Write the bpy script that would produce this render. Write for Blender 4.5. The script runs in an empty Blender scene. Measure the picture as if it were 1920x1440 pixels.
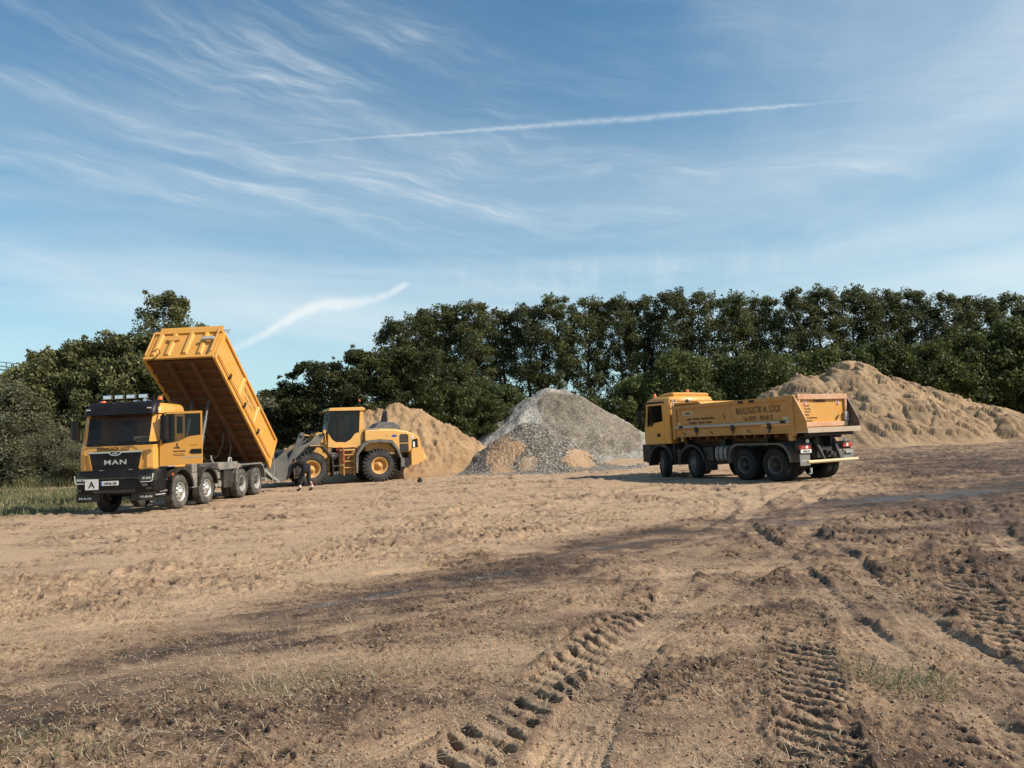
import bpy, math, random
import numpy as np
from mathutils import Vector, Matrix
PI = math.pi
R = math.radians
SC = bpy.context.scene
COL = SC.collection
rng = np.random.default_rng(7)
random.seed(7)

# ------------------------------------------------------------------ camera, world, sun, exposure
PITCH, ROLL, CAMH = R(4.37), R(2.4), 1.7
Fv = Vector((0, math.cos(PITCH), math.sin(PITCH)))
R0 = Vector((1, 0, 0)); U0 = R0.cross(Fv)
Rv = R0*math.cos(ROLL) - U0*math.sin(ROLL)
Uv = U0*math.cos(ROLL) + R0*math.sin(ROLL)
cd = bpy.data.cameras.new('camera')
cam = bpy.data.objects.new('camera', cd); COL.objects.link(cam)
cd.sensor_width = 36; cd.lens = 26.0; cd.clip_start = 0.1; cd.clip_end = 3000
cam.matrix_world = Matrix(((Rv.x, Uv.x, -Fv.x, 0), (Rv.y, Uv.y, -Fv.y, 0), (Rv.z, Uv.z, -Fv.z, CAMH), (0, 0, 0, 1)))
SC.camera = cam

SUN_EL, SUN_AZ = R(40), R(106)          # azimuth measured from +Y towards +X
S = Vector((math.cos(SUN_EL)*math.sin(SUN_AZ), math.cos(SUN_EL)*math.cos(SUN_AZ), math.sin(SUN_EL)))
ld = bpy.data.lights.new('sun', 'SUN'); ld.energy = 5.0; ld.angle = R(0.5); ld.color = (1.0, 0.90, 0.755)
sun = bpy.data.objects.new('sun', ld); COL.objects.link(sun)
sun.rotation_euler = S.to_track_quat('Z', 'Y').to_euler()
SC.view_settings.view_transform = 'Standard'; SC.view_settings.look = 'None'
SC.view_settings.gamma = 1; SC.view_settings.exposure = 0.18; SC.view_settings.use_curve_mapping = False

class NT:
    """tiny node-tree helper"""
    def __init__(s, tree): s.t = tree; s.n = tree.nodes; s.l = tree.links
    def add(s, typ, ins=None, **kw):
        n = s.n.new(typ)
        for k, v in kw.items(): setattr(n, k, v)
        for k, v in (ins or {}).items():
            if hasattr(v, 'is_linked') or isinstance(v, bpy.types.NodeSocket): s.l.new(v, n.inputs[k])
            else: n.inputs[k].default_value = v
        return n
    def math(s, op, a, b=None, c=None, clamp=False):
        n = s.n.new('ShaderNodeMath'); n.operation = op; n.use_clamp = clamp
        for i, v in enumerate((a, b, c)):
            if v is None: continue
            if isinstance(v, bpy.types.NodeSocket): s.l.new(v, n.inputs[i])
            else: n.inputs[i].default_value = v
        return n.outputs[0]
    def ramp(s, f, stops, interp='LINEAR'):
        n = s.n.new('ShaderNodeValToRGB'); e = n.color_ramp.elements; n.color_ramp.interpolation = interp
        while len(e) < len(stops): e.new(0.5)
        for i, (p, c) in enumerate(stops):
            e[i].position = p; e[i].color = (*c, 1) if hasattr(c, '__len__') else (c, c, c, 1)
        s.l.new(f, n.inputs[0]); return n.outputs[0]
    def mix(s, f, a, b, mode='MIX'):
        n = s.n.new('ShaderNodeMix'); n.data_type = 'RGBA'; n.blend_type = mode
        for i, v in ((0, f), (6, a), (7, b)):
            if isinstance(v, bpy.types.NodeSocket): s.l.new(v, n.inputs[i])
            elif i == 0: n.inputs[0].default_value = v
            else: n.inputs[i].default_value = (*v, 1)
        return n.outputs[2]
    def noise(s, vec, scale, detail=4, rough=.55, dist=0, col=False):
        n = s.add('ShaderNodeTexNoise', {'Scale': scale, 'Detail': detail, 'Roughness': rough, 'Distortion': dist})
        if vec is not None: s.l.new(vec, n.inputs['Vector'])
        return n.outputs[1 if col else 0]
    def smooth(s, v, lo, hi):
        n = s.n.new('ShaderNodeMapRange'); n.interpolation_type = 'SMOOTHSTEP'
        s.l.new(v, n.inputs[0]); n.inputs[1].default_value = lo; n.inputs[2].default_value = hi
        return n.outputs[0]

def build_world():
    w = bpy.data.worlds.new('World'); SC.world = w; w.use_nodes = True
    N = NT(w.node_tree); N.n.clear()
    sky = N.add('ShaderNodeTexSky', sky_type='NISHITA', sun_disc=False, sun_elevation=SUN_EL, sun_rotation=SUN_AZ,
                altitude=50, air_density=1.0, dust_density=0.3, ozone_density=1.6)
    tc = N.add('ShaderNodeTexCoord'); d = tc.outputs['Generated']
    sp = N.add('ShaderNodeSeparateXYZ', {0: d}); x, y, z = sp.outputs
    az = N.math('DEGREES', N.math('ARCTAN2', x, y)); el = N.math('DEGREES', N.math('ARCSINE', z))
    def vec(a, b, c=0.0):
        n = N.add('ShaderNodeCombineXYZ'); 
        for i, v in enumerate((a, b, c)):
            if isinstance(v, bpy.types.NodeSocket): N.l.new(v, n.inputs[i])
            else: n.inputs[i].default_value = v
        return n.outputs[0]
    # wispy cirrus: two families of fibres, both dipping to the right, torn by a slow warp
    warp = N.noise(vec(N.math('MULTIPLY', az, .045), N.math('MULTIPLY', el, .09)), 1.0, 4, .55, 0, False)
    wv = N.math('MULTIPLY', N.math('SUBTRACT', warp, .5), 6.0)
    def fam(slope, fx, fy, seed, lo, hi, det=8, rg=.6, ds=.5):
        tt = N.math('ADD', N.math('MULTIPLY_ADD', az, slope, el), wv)
        return N.smooth(N.noise(vec(N.math('MULTIPLY', az, fx), N.math('MULTIPLY', tt, fy), seed), 1.0, det, rg, ds), lo, hi)
    fa = fam(.36, .045, .38, 4.6, .38, .80); fb = fam(.13, .035, .45, 9.7, .38, .80); fc = fam(.22, .10, 1.0, 6.2, .40, .75, 7, .62, .8)
    big = N.noise(vec(N.math('MULTIPLY', az, .06), N.math('MULTIPLY', el, .12), 5.0), 1.0, 4, .55)
    def bump(v, c, wd):   # gaussian-like falloff
        t = N.math('DIVIDE', N.math('SUBTRACT', v, c), wd)
        return N.math('EXPONENT', N.math('MULTIPLY', N.math('MULTIPLY', t, t), -1.0))
    za = N.math('MULTIPLY', bump(az, -16.0, 15.0), bump(el, 27.5, 4.5))
    zb = N.math('MULTIPLY', bump(az, -19.0, 22.0), bump(el, 21.8, 3.2))
    zc = N.math('MULTIPLY', bump(az, 4.0, 16.0), bump(el, 18.2, 2.6))
    top = N.math('MULTIPLY', fa, N.math('ADD', N.math('MULTIPLY', za, 1.0), .14))
    mid = N.math('MULTIPLY', fb, N.math('ADD', N.math('MULTIPLY', zb, 1.6), N.math('ADD', N.math('MULTIPLY', zc, 1.2), .14)))
    cirrus = N.math('MULTIPLY', N.math('ADD', top, mid), N.math('MULTIPLY_ADD', fc, .75, .45))
    cirrus = N.math('MULTIPLY', cirrus, N.math('MULTIPLY_ADD', N.smooth(big, .36, .64), 1.0, .45))
    cirrus = N.math('ADD', cirrus, N.math('MULTIPLY', N.math('ADD', N.math('MULTIPLY', za, .5), zb), .16))
    # broad soft veil bands low on the left, and a pale veil on the right
    n3 = N.noise(vec(N.math('MULTIPLY', az, .02), N.math('MULTIPLY', el, .16), 1.3), 1.0, 5, .5, .3)
    veil = N.math('MULTIPLY', N.math('MULTIPLY', N.smooth(n3, .38, .72), bump(el, 11.5, 7.0)), .55)
    n4 = N.noise(vec(N.math('MULTIPLY', az, .045), N.math('MULTIPLY', el, .05), 7.3), 1.0, 6, .55, .6)
    veilr = N.math('MULTIPLY', N.math('MULTIPLY', N.smooth(n4, .3, .75), N.smooth(az, 5.0, 42.0)), .55)
    # mackerel ribs above the trees
    ribs = N.noise(vec(N.math('MULTIPLY', az, .9), N.math('MULTIPLY', el, .22), 2.2), 1.0, 4, .5, .4)
    rib = N.math('MULTIPLY', N.math('MULTIPLY', N.smooth(ribs, .42, .7), N.math('MULTIPLY', bump(el, 12.3, 1.5), bump(az, 9.0, 14.0))), .13)
    # vapour trails
    wob = N.math('MULTIPLY', N.math('SUBTRACT', N.noise(vec(az, 0.0, 4.0), .9, 4, .6), .5), .28)
    c1 = N.math('MULTIPLY_ADD', N.math('POWER', N.math('ADD', az, -4.5), 2.0), -.0029, 23.50)
    d1 = N.math('ABSOLUTE', N.math('SUBTRACT', N.math('SUBTRACT', el, c1), wob))
    w1 = N.math('MULTIPLY_ADD', N.math('EXPONENT', N.math('MULTIPLY', N.math('POWER', N.math('DIVIDE', N.math('ADD', az, -9.0), 11.0), 2.0), -1.0)), .13, .07)
    t1 = N.math('EXPONENT', N.math('MULTIPLY', N.math('POWER', N.math('DIVIDE', d1, w1), 2.0), -1.0))
    t1 = N.math('MULTIPLY', t1, N.math('MULTIPLY', N.smooth(az, -21.0, -4.0), N.math('SUBTRACT', 1.0, N.math('ADD', N.math('MULTIPLY', N.smooth(az, 21.5, 24.0), .75), N.math('MULTIPLY', N.smooth(az, 24.0, 31.0), .25)))))
    t1 = N.math('MULTIPLY', t1, N.math('MULTIPLY_ADD', N.noise(vec(az, el, 1.0), 2.0, 4, .6), 1.0, .15))
    # second, old and spread: two legs joined in a soft S
    s2 = N.add('ShaderNodeFloatCurve'); N.l.new(N.math('DIVIDE', N.math('ADD', az, 21.5), 14.5, clamp=True), s2.inputs[1])
    cv = s2.mapping.curves[0]; pts = [(0, .05), (.14, .18), (.3, .40), (.42, .56), (.52, .63), (.66, .64), (.8, .72), (.92, .84), (1, .93)]
    while len(cv.points) < len(pts): cv.points.new(.5, .5)
    for p, q in zip(cv.points, pts): p.location = q
    s2.mapping.update()
    c2 = N.math('MULTIPLY_ADD', s2.outputs[0], 6.2, 6.9)
    wob2 = N.math('MULTIPLY', N.math('SUBTRACT', N.noise(vec(az, el, 8.0), .8, 5, .65), .5), .7)
    d2 = N.math('SUBTRACT', N.math('SUBTRACT', el, c2), wob2)
    w2 = N.math('MULTIPLY_ADD', bump(az, -14.5, 5.0), .28, .18)
    t2 = N.math('EXPONENT', N.math('MULTIPLY', N.math('POWER', N.math('ABSOLUTE', N.math('DIVIDE', d2, w2)), 2.4), -1.0))
    t2 = N.math('MULTIPLY', t2, N.math('MULTIPLY', N.smooth(az, -23.0, -19.0), N.math('SUBTRACT', 1.0, N.smooth(az, -8.3, -7.4))))
    t2 = N.math('MULTIPLY', t2, N.math('MULTIPLY_ADD', N.noise(vec(az, el, 4.0), 1.2, 5, .6), .9, .15))
    m = N.math('ADD', N.math('ADD', N.math('MULTIPLY', cirrus, .78), N.math('MULTIPLY', t1, .56)), N.math('MULTIPLY', t2, .75))
    m = N.math('ADD', m, N.math('ADD', veil, N.math('ADD', rib, veilr)))
    m = N.math('MULTIPLY', m, 1.0, clamp=True)
    hs = N.add('ShaderNodeHueSaturation', {'Saturation': 1.24, 'Value': 1.22, 'Color': sky.outputs[0]})
    tint = N.mix(1.0, hs.outputs[0], (0.83, 1.14, 1.05), 'MULTIPLY')
    hz = N.math('MULTIPLY', N.math('EXPONENT', N.math('MULTIPLY', N.math('MAXIMUM', el, 0.0), -.078)), .84)
    tint = N.mix(hz, tint, (5.4, 6.9, 7.6))
    white = N.mix(N.smooth(el, 0.0, 35.0), (8.2, 9.0, 9.3), (6.4, 7.2, 7.8))
    full = N.mix(m, tint, white)
    bg = N.add('ShaderNodeBackground', {'Color': full, 'Strength': 0.092})
    out = N.add('ShaderNodeOutputWorld'); N.l.new(bg.outputs[0], out.inputs[0])
build_world()

# ------------------------------------------------------------------ numpy noise
def _hash(ix, iy, seed):
    h = (ix.astype(np.int64)*374761393 + iy.astype(np.int64)*668265263 + seed*974634777) & 0x7fffffff
    h = ((h ^ (h >> 13))*1274126177) & 0x7fffffff
    return h ^ (h >> 16)
def pnoise(x, y, seed=0):
    x0 = np.floor(x); y0 = np.floor(y); fx = x-x0; fy = y-y0
    u = fx*fx*fx*(fx*(fx*6-15)+10); v = fy*fy*fy*(fy*(fy*6-15)+10)
    def g(ix, iy, dx, dy):
        a = (_hash(ix, iy, seed) & 1023)*(2*PI/1024)
        return np.cos(a)*dx + np.sin(a)*dy
    a = g(x0, y0, fx, fy); b = g(x0+1, y0, fx-1, fy); c = g(x0, y0+1, fx, fy-1); d = g(x0+1, y0+1, fx-1, fy-1)
    return 1.41*((a*(1-u)+b*u)*(1-v) + (c*(1-u)+d*u)*v)
def fbm(x, y, oct=4, gain=.5, seed=0, lac=2.03):
    s = 0; a = 1
    for i in range(oct):
        s = s + a*pnoise(x, y, seed+i*17); x = x*lac+13.7; y = y*lac+5.3; a *= gain
    return s
def ridged(x, y, oct=4, gain=.5, seed=0):
    s = 0; a = 1
    for i in range(oct):
        s = s + a*(1-2.2*np.abs(pnoise(x, y, seed+i*31))); x = x*2.07+3.1; y = y*2.07+7.7; a *= gain
    return s
def sstep(v, lo, hi):
    t = np.clip((v-lo)/(hi-lo), 0, 1); return t*t*(3-2*t)
def poly_st(x, y, pts):
    """distance along (s) and signed across (t) of a polyline"""
    best = np.full(x.shape, 1e9); S_ = np.zeros_like(x); T_ = np.full(x.shape, 1e9); acc = 0
    n = len(pts)-1
    for i in range(n):
        ax, ay = pts[i]; bx, by = pts[i+1]; dx, dy = bx-ax, by-ay; L = math.hypot(dx, dy); dx /= L; dy /= L
        s = (x-ax)*dx + (y-ay)*dy; t = (x-ax)*dy - (y-ay)*dx
        lo = -1e9 if i == 0 and False else 0
        sc = np.clip(s, lo, L); dd = np.hypot(s-sc, t)
        m = dd < best
        best = np.where(m, dd, best); S_ = np.where(m, acc+sc, S_); T_ = np.where(m, np.where(t >= 0, dd, -dd), T_); acc += L
    return S_, T_, best, acc

def smooth_pts(P, k=3):
    for _ in range(k):
        Q = [P[0]]
        for a, b in zip(P[:-1], P[1:]):
            Q += [(a[0]*.75+b[0]*.25, a[1]*.75+b[1]*.25), (a[0]*.25+b[0]*.75, a[1]*.25+b[1]*.75)]
        Q.append(P[-1]); P = Q
    return P

# ------------------------------------------------------------------ object helpers
def link_mesh(name, me, mats, parent=None):
    o = bpy.data.objects.new(name, me); COL.objects.link(o)
    for m in (mats if isinstance(mats, (list, tuple)) else [mats]): me.materials.append(m)
    if parent is not None: o.parent = parent
    return o
def np_mesh(name, V, F, mats, parent=None, smooth=False, quads=True):
    me = bpy.data.meshes.new(name); V = np.asarray(V, np.float32); F = np.asarray(F, np.int32)
    me.vertices.add(len(V)); me.vertices.foreach_set('co', V.ravel())
    k = F.shape[1]; me.loops.add(F.size); me.loops.foreach_set('vertex_index', F.ravel())
    me.polygons.add(len(F)); me.polygons.foreach_set('loop_start', np.arange(0, F.size, k, dtype=np.int32))
    me.polygons.foreach_set('loop_total', np.full(len(F), k, np.int32))
    if smooth: me.polygons.foreach_set('use_smooth', np.ones(len(F), bool))
    me.update(calc_edges=True)
    return link_mesh(name, me, mats, parent)
def tag(o, label=None, cat=None, group=None, kind=None):
    if label: o['label'] = label
    if cat: o['category'] = cat
    if group: o['group'] = group
    if kind: o['kind'] = kind
    return o
def empty(name, loc, rz, label, cat, group=None):
    o = bpy.data.objects.new(name, None); COL.objects.link(o); o.location = loc; o.rotation_euler = (0, 0, rz); o.empty_display_size = .3
    return tag(o, label, cat, group)
def copy_tree(o, parent=None):
    c = o.copy(); COL.objects.link(c); c.parent = parent
    for ch in list(o.children): copy_tree(ch, c)
    return c

class MB:
    """collects shapes into ONE mesh"""
    def __init__(s): s.v = []; s.f = []; s.m = []; s.sm = []
    def addf(s, vs, fs, mi=0, sm=False):
        b = len(s.v); s.v += [tuple(v) for v in vs]
        for f in fs: s.f.append([b+i for i in f]); s.m.append(mi); s.sm.append(sm)
        return s
    def box(s, x0, x1, y0, y1, z0, z1, mi=0):
        v = [(x, y, z) for x in (x0, x1) for y in (y0, y1) for z in (z0, z1)]
        return s.addf(v, [(0,1,3,2),(4,6,7,5),(0,4,5,1),(2,3,7,6),(0,2,6,4),(1,5,7,3)], mi)
    def prism(s, poly, a, b, axis='y', mi=0, sm=False):
        """poly of (p,q); axis y -> (x,z), axis x -> (y,z), axis z -> (x,y)"""
        def P(p, q, t): return (p, t, q) if axis == 'y' else (t, p, q) if axis == 'x' else (p, q, t)
        n = len(poly); v = [P(p, q, a) for p, q in poly] + [P(p, q, b) for p, q in poly]
        s.addf(v, [[(i+1) % n, i, n+i, n+(i+1) % n] for i in range(n)], mi, sm)
        return s.addf(v, [list(range(n)), list(range(2*n-1, n-1, -1))], mi)
    def loft(s, secs, mi=0, sm=False, caps=True, closed=True):
        n = len(secs[0]); v = [p for q in secs for p in q]; f = []
        for k in range(len(secs)-1):
            for i in range(n if closed else n-1):
                j = (i+1) % n; f.append([k*n+i, k*n+j, (k+1)*n+j, (k+1)*n+i])
        s.addf(v, f, mi, sm)
        if caps:
            s.addf(secs[0], [list(range(n))[::-1]], mi); s.addf(secs[-1], [list(range(n))], mi)
        return s
    def tube(s, pts, r, n=8, mi=0, sm=True):
        pts = [Vector(p) for p in pts]; rs = r if hasattr(r, '__len__') else [r]*len(pts); secs = []
        up = None
        for i, p in enumerate(pts):
            t = (pts[min(i+1, len(pts)-1)] - pts[max(i-1, 0)]).normalized()
            if up is None: up = t.orthogonal().normalized()
            up = (up - t*up.dot(t)).normalized(); w = t.cross(up)
            secs.append([p + (up*math.cos(2*PI*k/n) + w*math.sin(2*PI*k/n))*rs[i] for k in range(n)])
        return s.loft(secs, mi, sm)
    def cyl(s, p0, p1, r, n=16, mi=0, r1=None): return s.tube([p0, p1], [r, r if r1 is None else r1], n, mi)
    def lathe(s, prof, c, axis='y', n=40, mi=0, sm=True):
        """prof: (radius, offset along axis)"""
        secs = []
        for r, t in prof:
            ring = []
            for k in range(n):
                a = 2*PI*k/n; u, w = r*math.cos(a), r*math.sin(a)
                ring.append((c[0]+u, c[1]+t, c[2]+w) if axis == 'y' else (c[0]+t, c[1]+u, c[2]+w) if axis == 'x' else (c[0]+u, c[1]+w, c[2]+t))
            secs.append(ring)
        return s.loft(secs, mi, sm, caps=False)
    def sphere(s, c, r, mi=0, n=12, sx=1, sy=1, sz=1):
        secs = []
        for i in range(1, n):
            ph = PI*i/n; secs.append([(c[0]+sx*r*math.sin(ph)*math.cos(2*PI*k/n), c[1]+sy*r*math.sin(ph)*math.sin(2*PI*k/n), c[2]+sz*r*math.cos(ph)) for k in range(n)])
        return s.loft(secs, mi, True)
    def quad(s, a, b, c, d, mi=0): return s.addf([a, b, c, d], [(0, 1, 2, 3)], mi)
    def build(s, name, mats, parent=None, bevel=0, label=None):
        me = bpy.data.meshes.new(name); me.from_pydata(s.v, [], s.f); me.update()
        import bmesh
        bm = bmesh.new(); bm.from_mesh(me)
        bmesh.ops.recalc_face_normals(bm, faces=bm.faces); bm.to_mesh(me); bm.free()
        me.polygons.foreach_set('material_index', s.m); me.polygons.foreach_set('use_smooth', s.sm)
        o = link_mesh(name, me, mats, parent)
        if bevel:
            b = o.modifiers.new('bevel', 'BEVEL'); b.width = bevel; b.segments = 2; b.limit_method = 'ANGLE'; b.angle_limit = R(35); b.harden_normals = False
        if label: o['label'] = label
        return o

def lettering(name, txt, size, m, parent, origin, xa, ya, sx=1.0, bold=0.0, shear=0.0, depth=.003, align='CENTER', spacing=1.0):
    """raised letters; origin = baseline anchor, xa = reading direction, ya = up direction (parent space)"""
    c = bpy.data.curves.new(name, 'FONT'); c.body = txt; c.size = size; c.align_x = align; c.extrude = depth
    c.offset = bold; c.shear = shear; c.space_character = spacing; c.resolution_u = 3
    t = bpy.data.objects.new(name, c); COL.objects.link(t)
    me = bpy.data.meshes.new_from_object(t); bpy.data.objects.remove(t)
    xa = Vector(xa).normalized(); ya = Vector(ya); ya = (ya - xa*ya.dot(xa)).normalized(); za = xa.cross(ya)
    M = Matrix(((xa.x*sx, ya.x, za.x, origin[0]), (xa.y*sx, ya.y, za.y, origin[1]), (xa.z*sx, ya.z, za.z, origin[2]), (0, 0, 0, 1)))
    me.transform(M); me.materials.clear()
    return link_mesh(name, me, m, parent)

# ------------------------------------------------------------------ materials
MATS = {}
def paint(name, col, rough=.45, metal=0, dust=0.0, rust=0.0, dustcol=(.34, .25, .16), wear=.12, spec=.5, coat=0.0, low=None, bump=0.02, scale=1.0):
    if name in MATS: return MATS[name]
    m = bpy.data.materials.new(name); m.use_nodes = True; N = NT(m.node_tree); b = N.n['Principled BSDF']
    tc = N.add('ShaderNodeTexCoord').outputs['Object']
    n1 = N.noise(tc, 2.3*scale, 6, .6); n2 = N.noise(tc, 14*scale, 5, .65)
    v = N.math('MULTIPLY_ADD', N.math('SUBTRACT', n1, .5), wear*2, 1.0)
    base = N.add('ShaderNodeHueSaturation', {'Color': (*col, 1), 'Value': v}).outputs[0]
    f = N.math('MULTIPLY', N.smooth(N.math('ADD', N.math('MULTIPLY', n1, .6), N.math('MULTIPLY', n2, .4)), .38, .68), dust)
    if low:      # caked road dirt that gets thicker towards the ground
        z = N.add('ShaderNodeSeparateXYZ', {0: tc}).outputs[2]
        g = N.math('SUBTRACT', 1.0, N.smooth(N.math('ADD', z, N.math('MULTIPLY', n2, .3)), low[0], low[1]))
        f = N.math('MAXIMUM', f, N.math('MULTIPLY', g, N.math('MULTIPLY_ADD', N.smooth(n2, .3, .6), .5, .4)))
    c = N.mix(f, base, dustcol)
    if rust:     # chips, scrapes and mud splashes
        mp = N.add('ShaderNodeMapping', {'Vector': tc, 'Scale': (1.2, 1.2, 5.0), 'Rotation': (.2, .5, .3)}).outputs[0]
        k1 = N.smooth(N.noise(mp, 3.2, 9, .75, .6), .60, .67); k2 = N.smooth(N.noise(tc, 6, 8, .72, .3), .60, .70)
        c = N.mix(N.math('MULTIPLY', N.math('MAXIMUM', k1, k2), rust), c, (.10, .06, .035))
    N.l.new(c, b.inputs['Base Color'])
    N.l.new(N.math('MULTIPLY_ADD', f, .9-rough, rough), b.inputs['Roughness'])
    if metal: N.l.new(N.math('MULTIPLY', N.math('SUBTRACT', 1.0, f), metal), b.inputs['Metallic'])
    b.inputs['Specular IOR Level'].default_value = spec; b.inputs['Coat Weight'].default_value = coat; b.inputs['Coat Roughness'].default_value = .15
    if bump:
        bp = N.add('ShaderNodeBump', {'Strength': .35, 'Distance': bump, 'Height': n2}); N.l.new(bp.outputs[0], b.inputs['Normal'])
    MATS[name] = m; return m
def glass(name, col=(.02, .025, .03), alpha=.55, rough=.05):
    if name in MATS: return MATS[name]
    m = bpy.data.materials.new(name); m.use_nodes = True; N = NT(m.node_tree); b = N.n['Principled BSDF']
    b.inputs['Base Color'].default_value = (*col, 1); b.inputs['Roughness'].default_value = rough; b.inputs['Alpha'].default_value = alpha
    b.inputs['Specular IOR Level'].default_value = .5
    MATS[name] = m; return m

YEL = paint('yellow_paint', (.72, .335, .045), .38, rust=.15, dust=.42, dustcol=(.50, .33, .16), wear=.08, coat=.25, bump=.002)
YELB = paint('yellow_body_paint', (.68, .325, .052), .5, rust=.45, dust=.45, dustcol=(.46, .31, .17), wear=.14, coat=.0, bump=.004)
YELO = paint('worn_yellow_paint', (.52, .245, .042), .55, rust=.7, dust=.55, dustcol=(.40, .28, .17), wear=.2, bump=.006)
PINK = paint('worn_pink_frame', (.62, .30, .16), .6, rust=.6, dust=.75, dustcol=(.62, .48, .34), wear=.25, bump=.006)
UNDER_SHADE = paint('underside_baked_shade', (.15, .062, .018), .6, dust=.5, dustcol=(.055, .035, .022), wear=.2, bump=.006)  # dirty orange underside; base and dust colours darkened to paint in its shade
LOADY = paint('loader_yellow', (.72, .39, .10), .42, rust=.2, dust=.3, dustcol=(.52, .38, .22), wear=.08, bump=.003)
BLK = paint('black_plastic', (.007, .006, .007), .46, dust=.03, wear=.2, bump=.002, spec=.3)
BLKD = paint('dusty_black', (.014, .012, .012), .6, dust=.14, wear=.25, bump=.006)
GREYD = paint('dusty_grey_metal', (.14, .135, .13), .65, dust=.7, dustcol=(.42, .35, .27), wear=.25, bump=.01)
GREYF = paint('dark_frame_grey', (.018, .017, .017), .6, dust=.14, wear=.3, bump=.006)
ARM = paint('loader_grey', (.10, .105, .105), .5, dust=.45, dustcol=(.30, .25, .19), wear=.2, bump=.004)
TYRE = paint('tyre_rubber', (.028, .027, .026), .85, dust=.75, dustcol=(.21, .185, .155), wear=.3, bump=.006)
TYREL = paint('loader_tyre_rubber', (.022, .022, .022), .85, dust=.45, dustcol=(.14, .12, .10), wear=.3, bump=.008)
TYRED = paint('muddy_dark_tyre', (.012, .011, .010), .9, dust=.25, dustcol=(.05, .037, .028), wear=.3, bump=.006)
ALU = paint('aluminium', (.62, .61, .58), .35, metal=.75, dust=.4, dustcol=(.45, .38, .30), wear=.15, bump=.002)
RIMG = paint('grey_rim', (.40, .40, .38), .5, metal=.2, dust=.5, dustcol=(.42, .36, .28), wear=.15, bump=.003)
RIMY = paint('yellow_rim', (.62, .33, .09), .5, dust=.55, dustcol=(.38, .26, .15), wear=.2, bump=.004)
CHR = paint('chrome', (.75, .75, .74), .18, metal=1, dust=.1, wear=.05, bump=0)
WHT = paint('white_plate', (.78, .77, .72), .5, dust=.15, wear=.05, bump=0)
INK = paint('black_lettering', (.02, .017, .015), .6, wear=.05, bump=0)
INKW = paint('worn_lettering', (.07, .045, .02), .7, dust=.5, dustcol=(.45, .30, .13), wear=.1, bump=0)
DARKIN = paint('cab_interior', (.02, .02, .022), .8, wear=.3, bump=0)
SEAT = paint('seat_fabric', (.12, .12, .13), .9, wear=.3, bump=0)
ORG = paint('orange_lens', (.80, .16, .03), .25, wear=.05, spec=.7, bump=0)
REDL = paint('red_lens', (.45, .03, .02), .25, wear=.1, spec=.7, dust=.3, bump=0)
LENS = paint('clear_lens', (.75, .78, .8), .12, metal=.6, wear=.05, bump=0)
DARKG = paint('dark_lamp_glass', (.03, .035, .04), .08, wear=.05, spec=.9, bump=0)
CREAM = paint('cream_board', (.62, .52, .30), .7, wear=.05, bump=0)
BLUE = paint('blue_marking', (.03, .08, .25), .5, wear=.05, bump=0)
REDM = paint('red_marking', (.55, .07, .04), .5, dust=.3, wear=.1, bump=0)
WIND = glass('windscreen_glass', (.02, .025, .024), .34)
SIDEG = glass('side_glass', (.006, .008, .008), .62, .06)

# ------------------------------------------------------------------ ground
DAMP = smooth_pts([(-9, 2.2), (-5.2, 3.9), (-3.61, 5.24), (-3.08, 6.43), (-2.15, 8.06), (-.51, 9.57), (1.5, 11.9), (4.53, 14.6), (8.96, 17.3), (18, 21), (34, 27)])
LUGS = [  # centre line, width, pitch, lug angle, depth, seed
    (smooth_pts([(-.75, 3.0), (-.36, 4.04), (-.08, 4.7), (.21, 5.32), (.56, 6.14), (.95, 6.95), (1.45, 7.9), (1.9, 9.2)]), .42, .19, .52, .046, 3),
    (smooth_pts([(1.2, 3.0), (1.47, 3.87), (1.70, 4.47), (1.88, 5.0), (2.14, 5.8), (2.55, 6.9), (3.0, 8.4)]), .40, .16, .50, .046, 5),
    (smooth_pts([(2.2, 2.6), (2.40, 3.77), (2.50, 4.15), (2.56, 4.75)]), .42, .16, .4, .05, 9),
    (smooth_pts([(-6.6, 10.2), (-5.3, 10.8), (-4.4, 11.0), (-3.5, 11.2), (-2.4, 12.4)]), .45, .22, .5, .040, 11),
    (smooth_pts([(-5.2, 9.2), (-4.4, 9.9), (-3.3, 10.2), (-2.3, 11.0)]), .45, .22, -.5, .040, 12),
    (smooth_pts([(3.2, 4.4), (3.9, 6.3), (4.9, 8.6), (6.4, 11.0)]), .40, .18, .5, .032, 13),
    (smooth_pts([(-.9, 13.0), (.2, 16.5), (.6, 20.0), (-.6, 26)]), .5, .22, .5, .045, 14),
    (smooth_pts([(-2.5, 14.0), (-1.4, 17.5), (-1.1, 21.0), (-2.2, 27)]), .5, .22, -.5, .045, 15),
]
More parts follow.
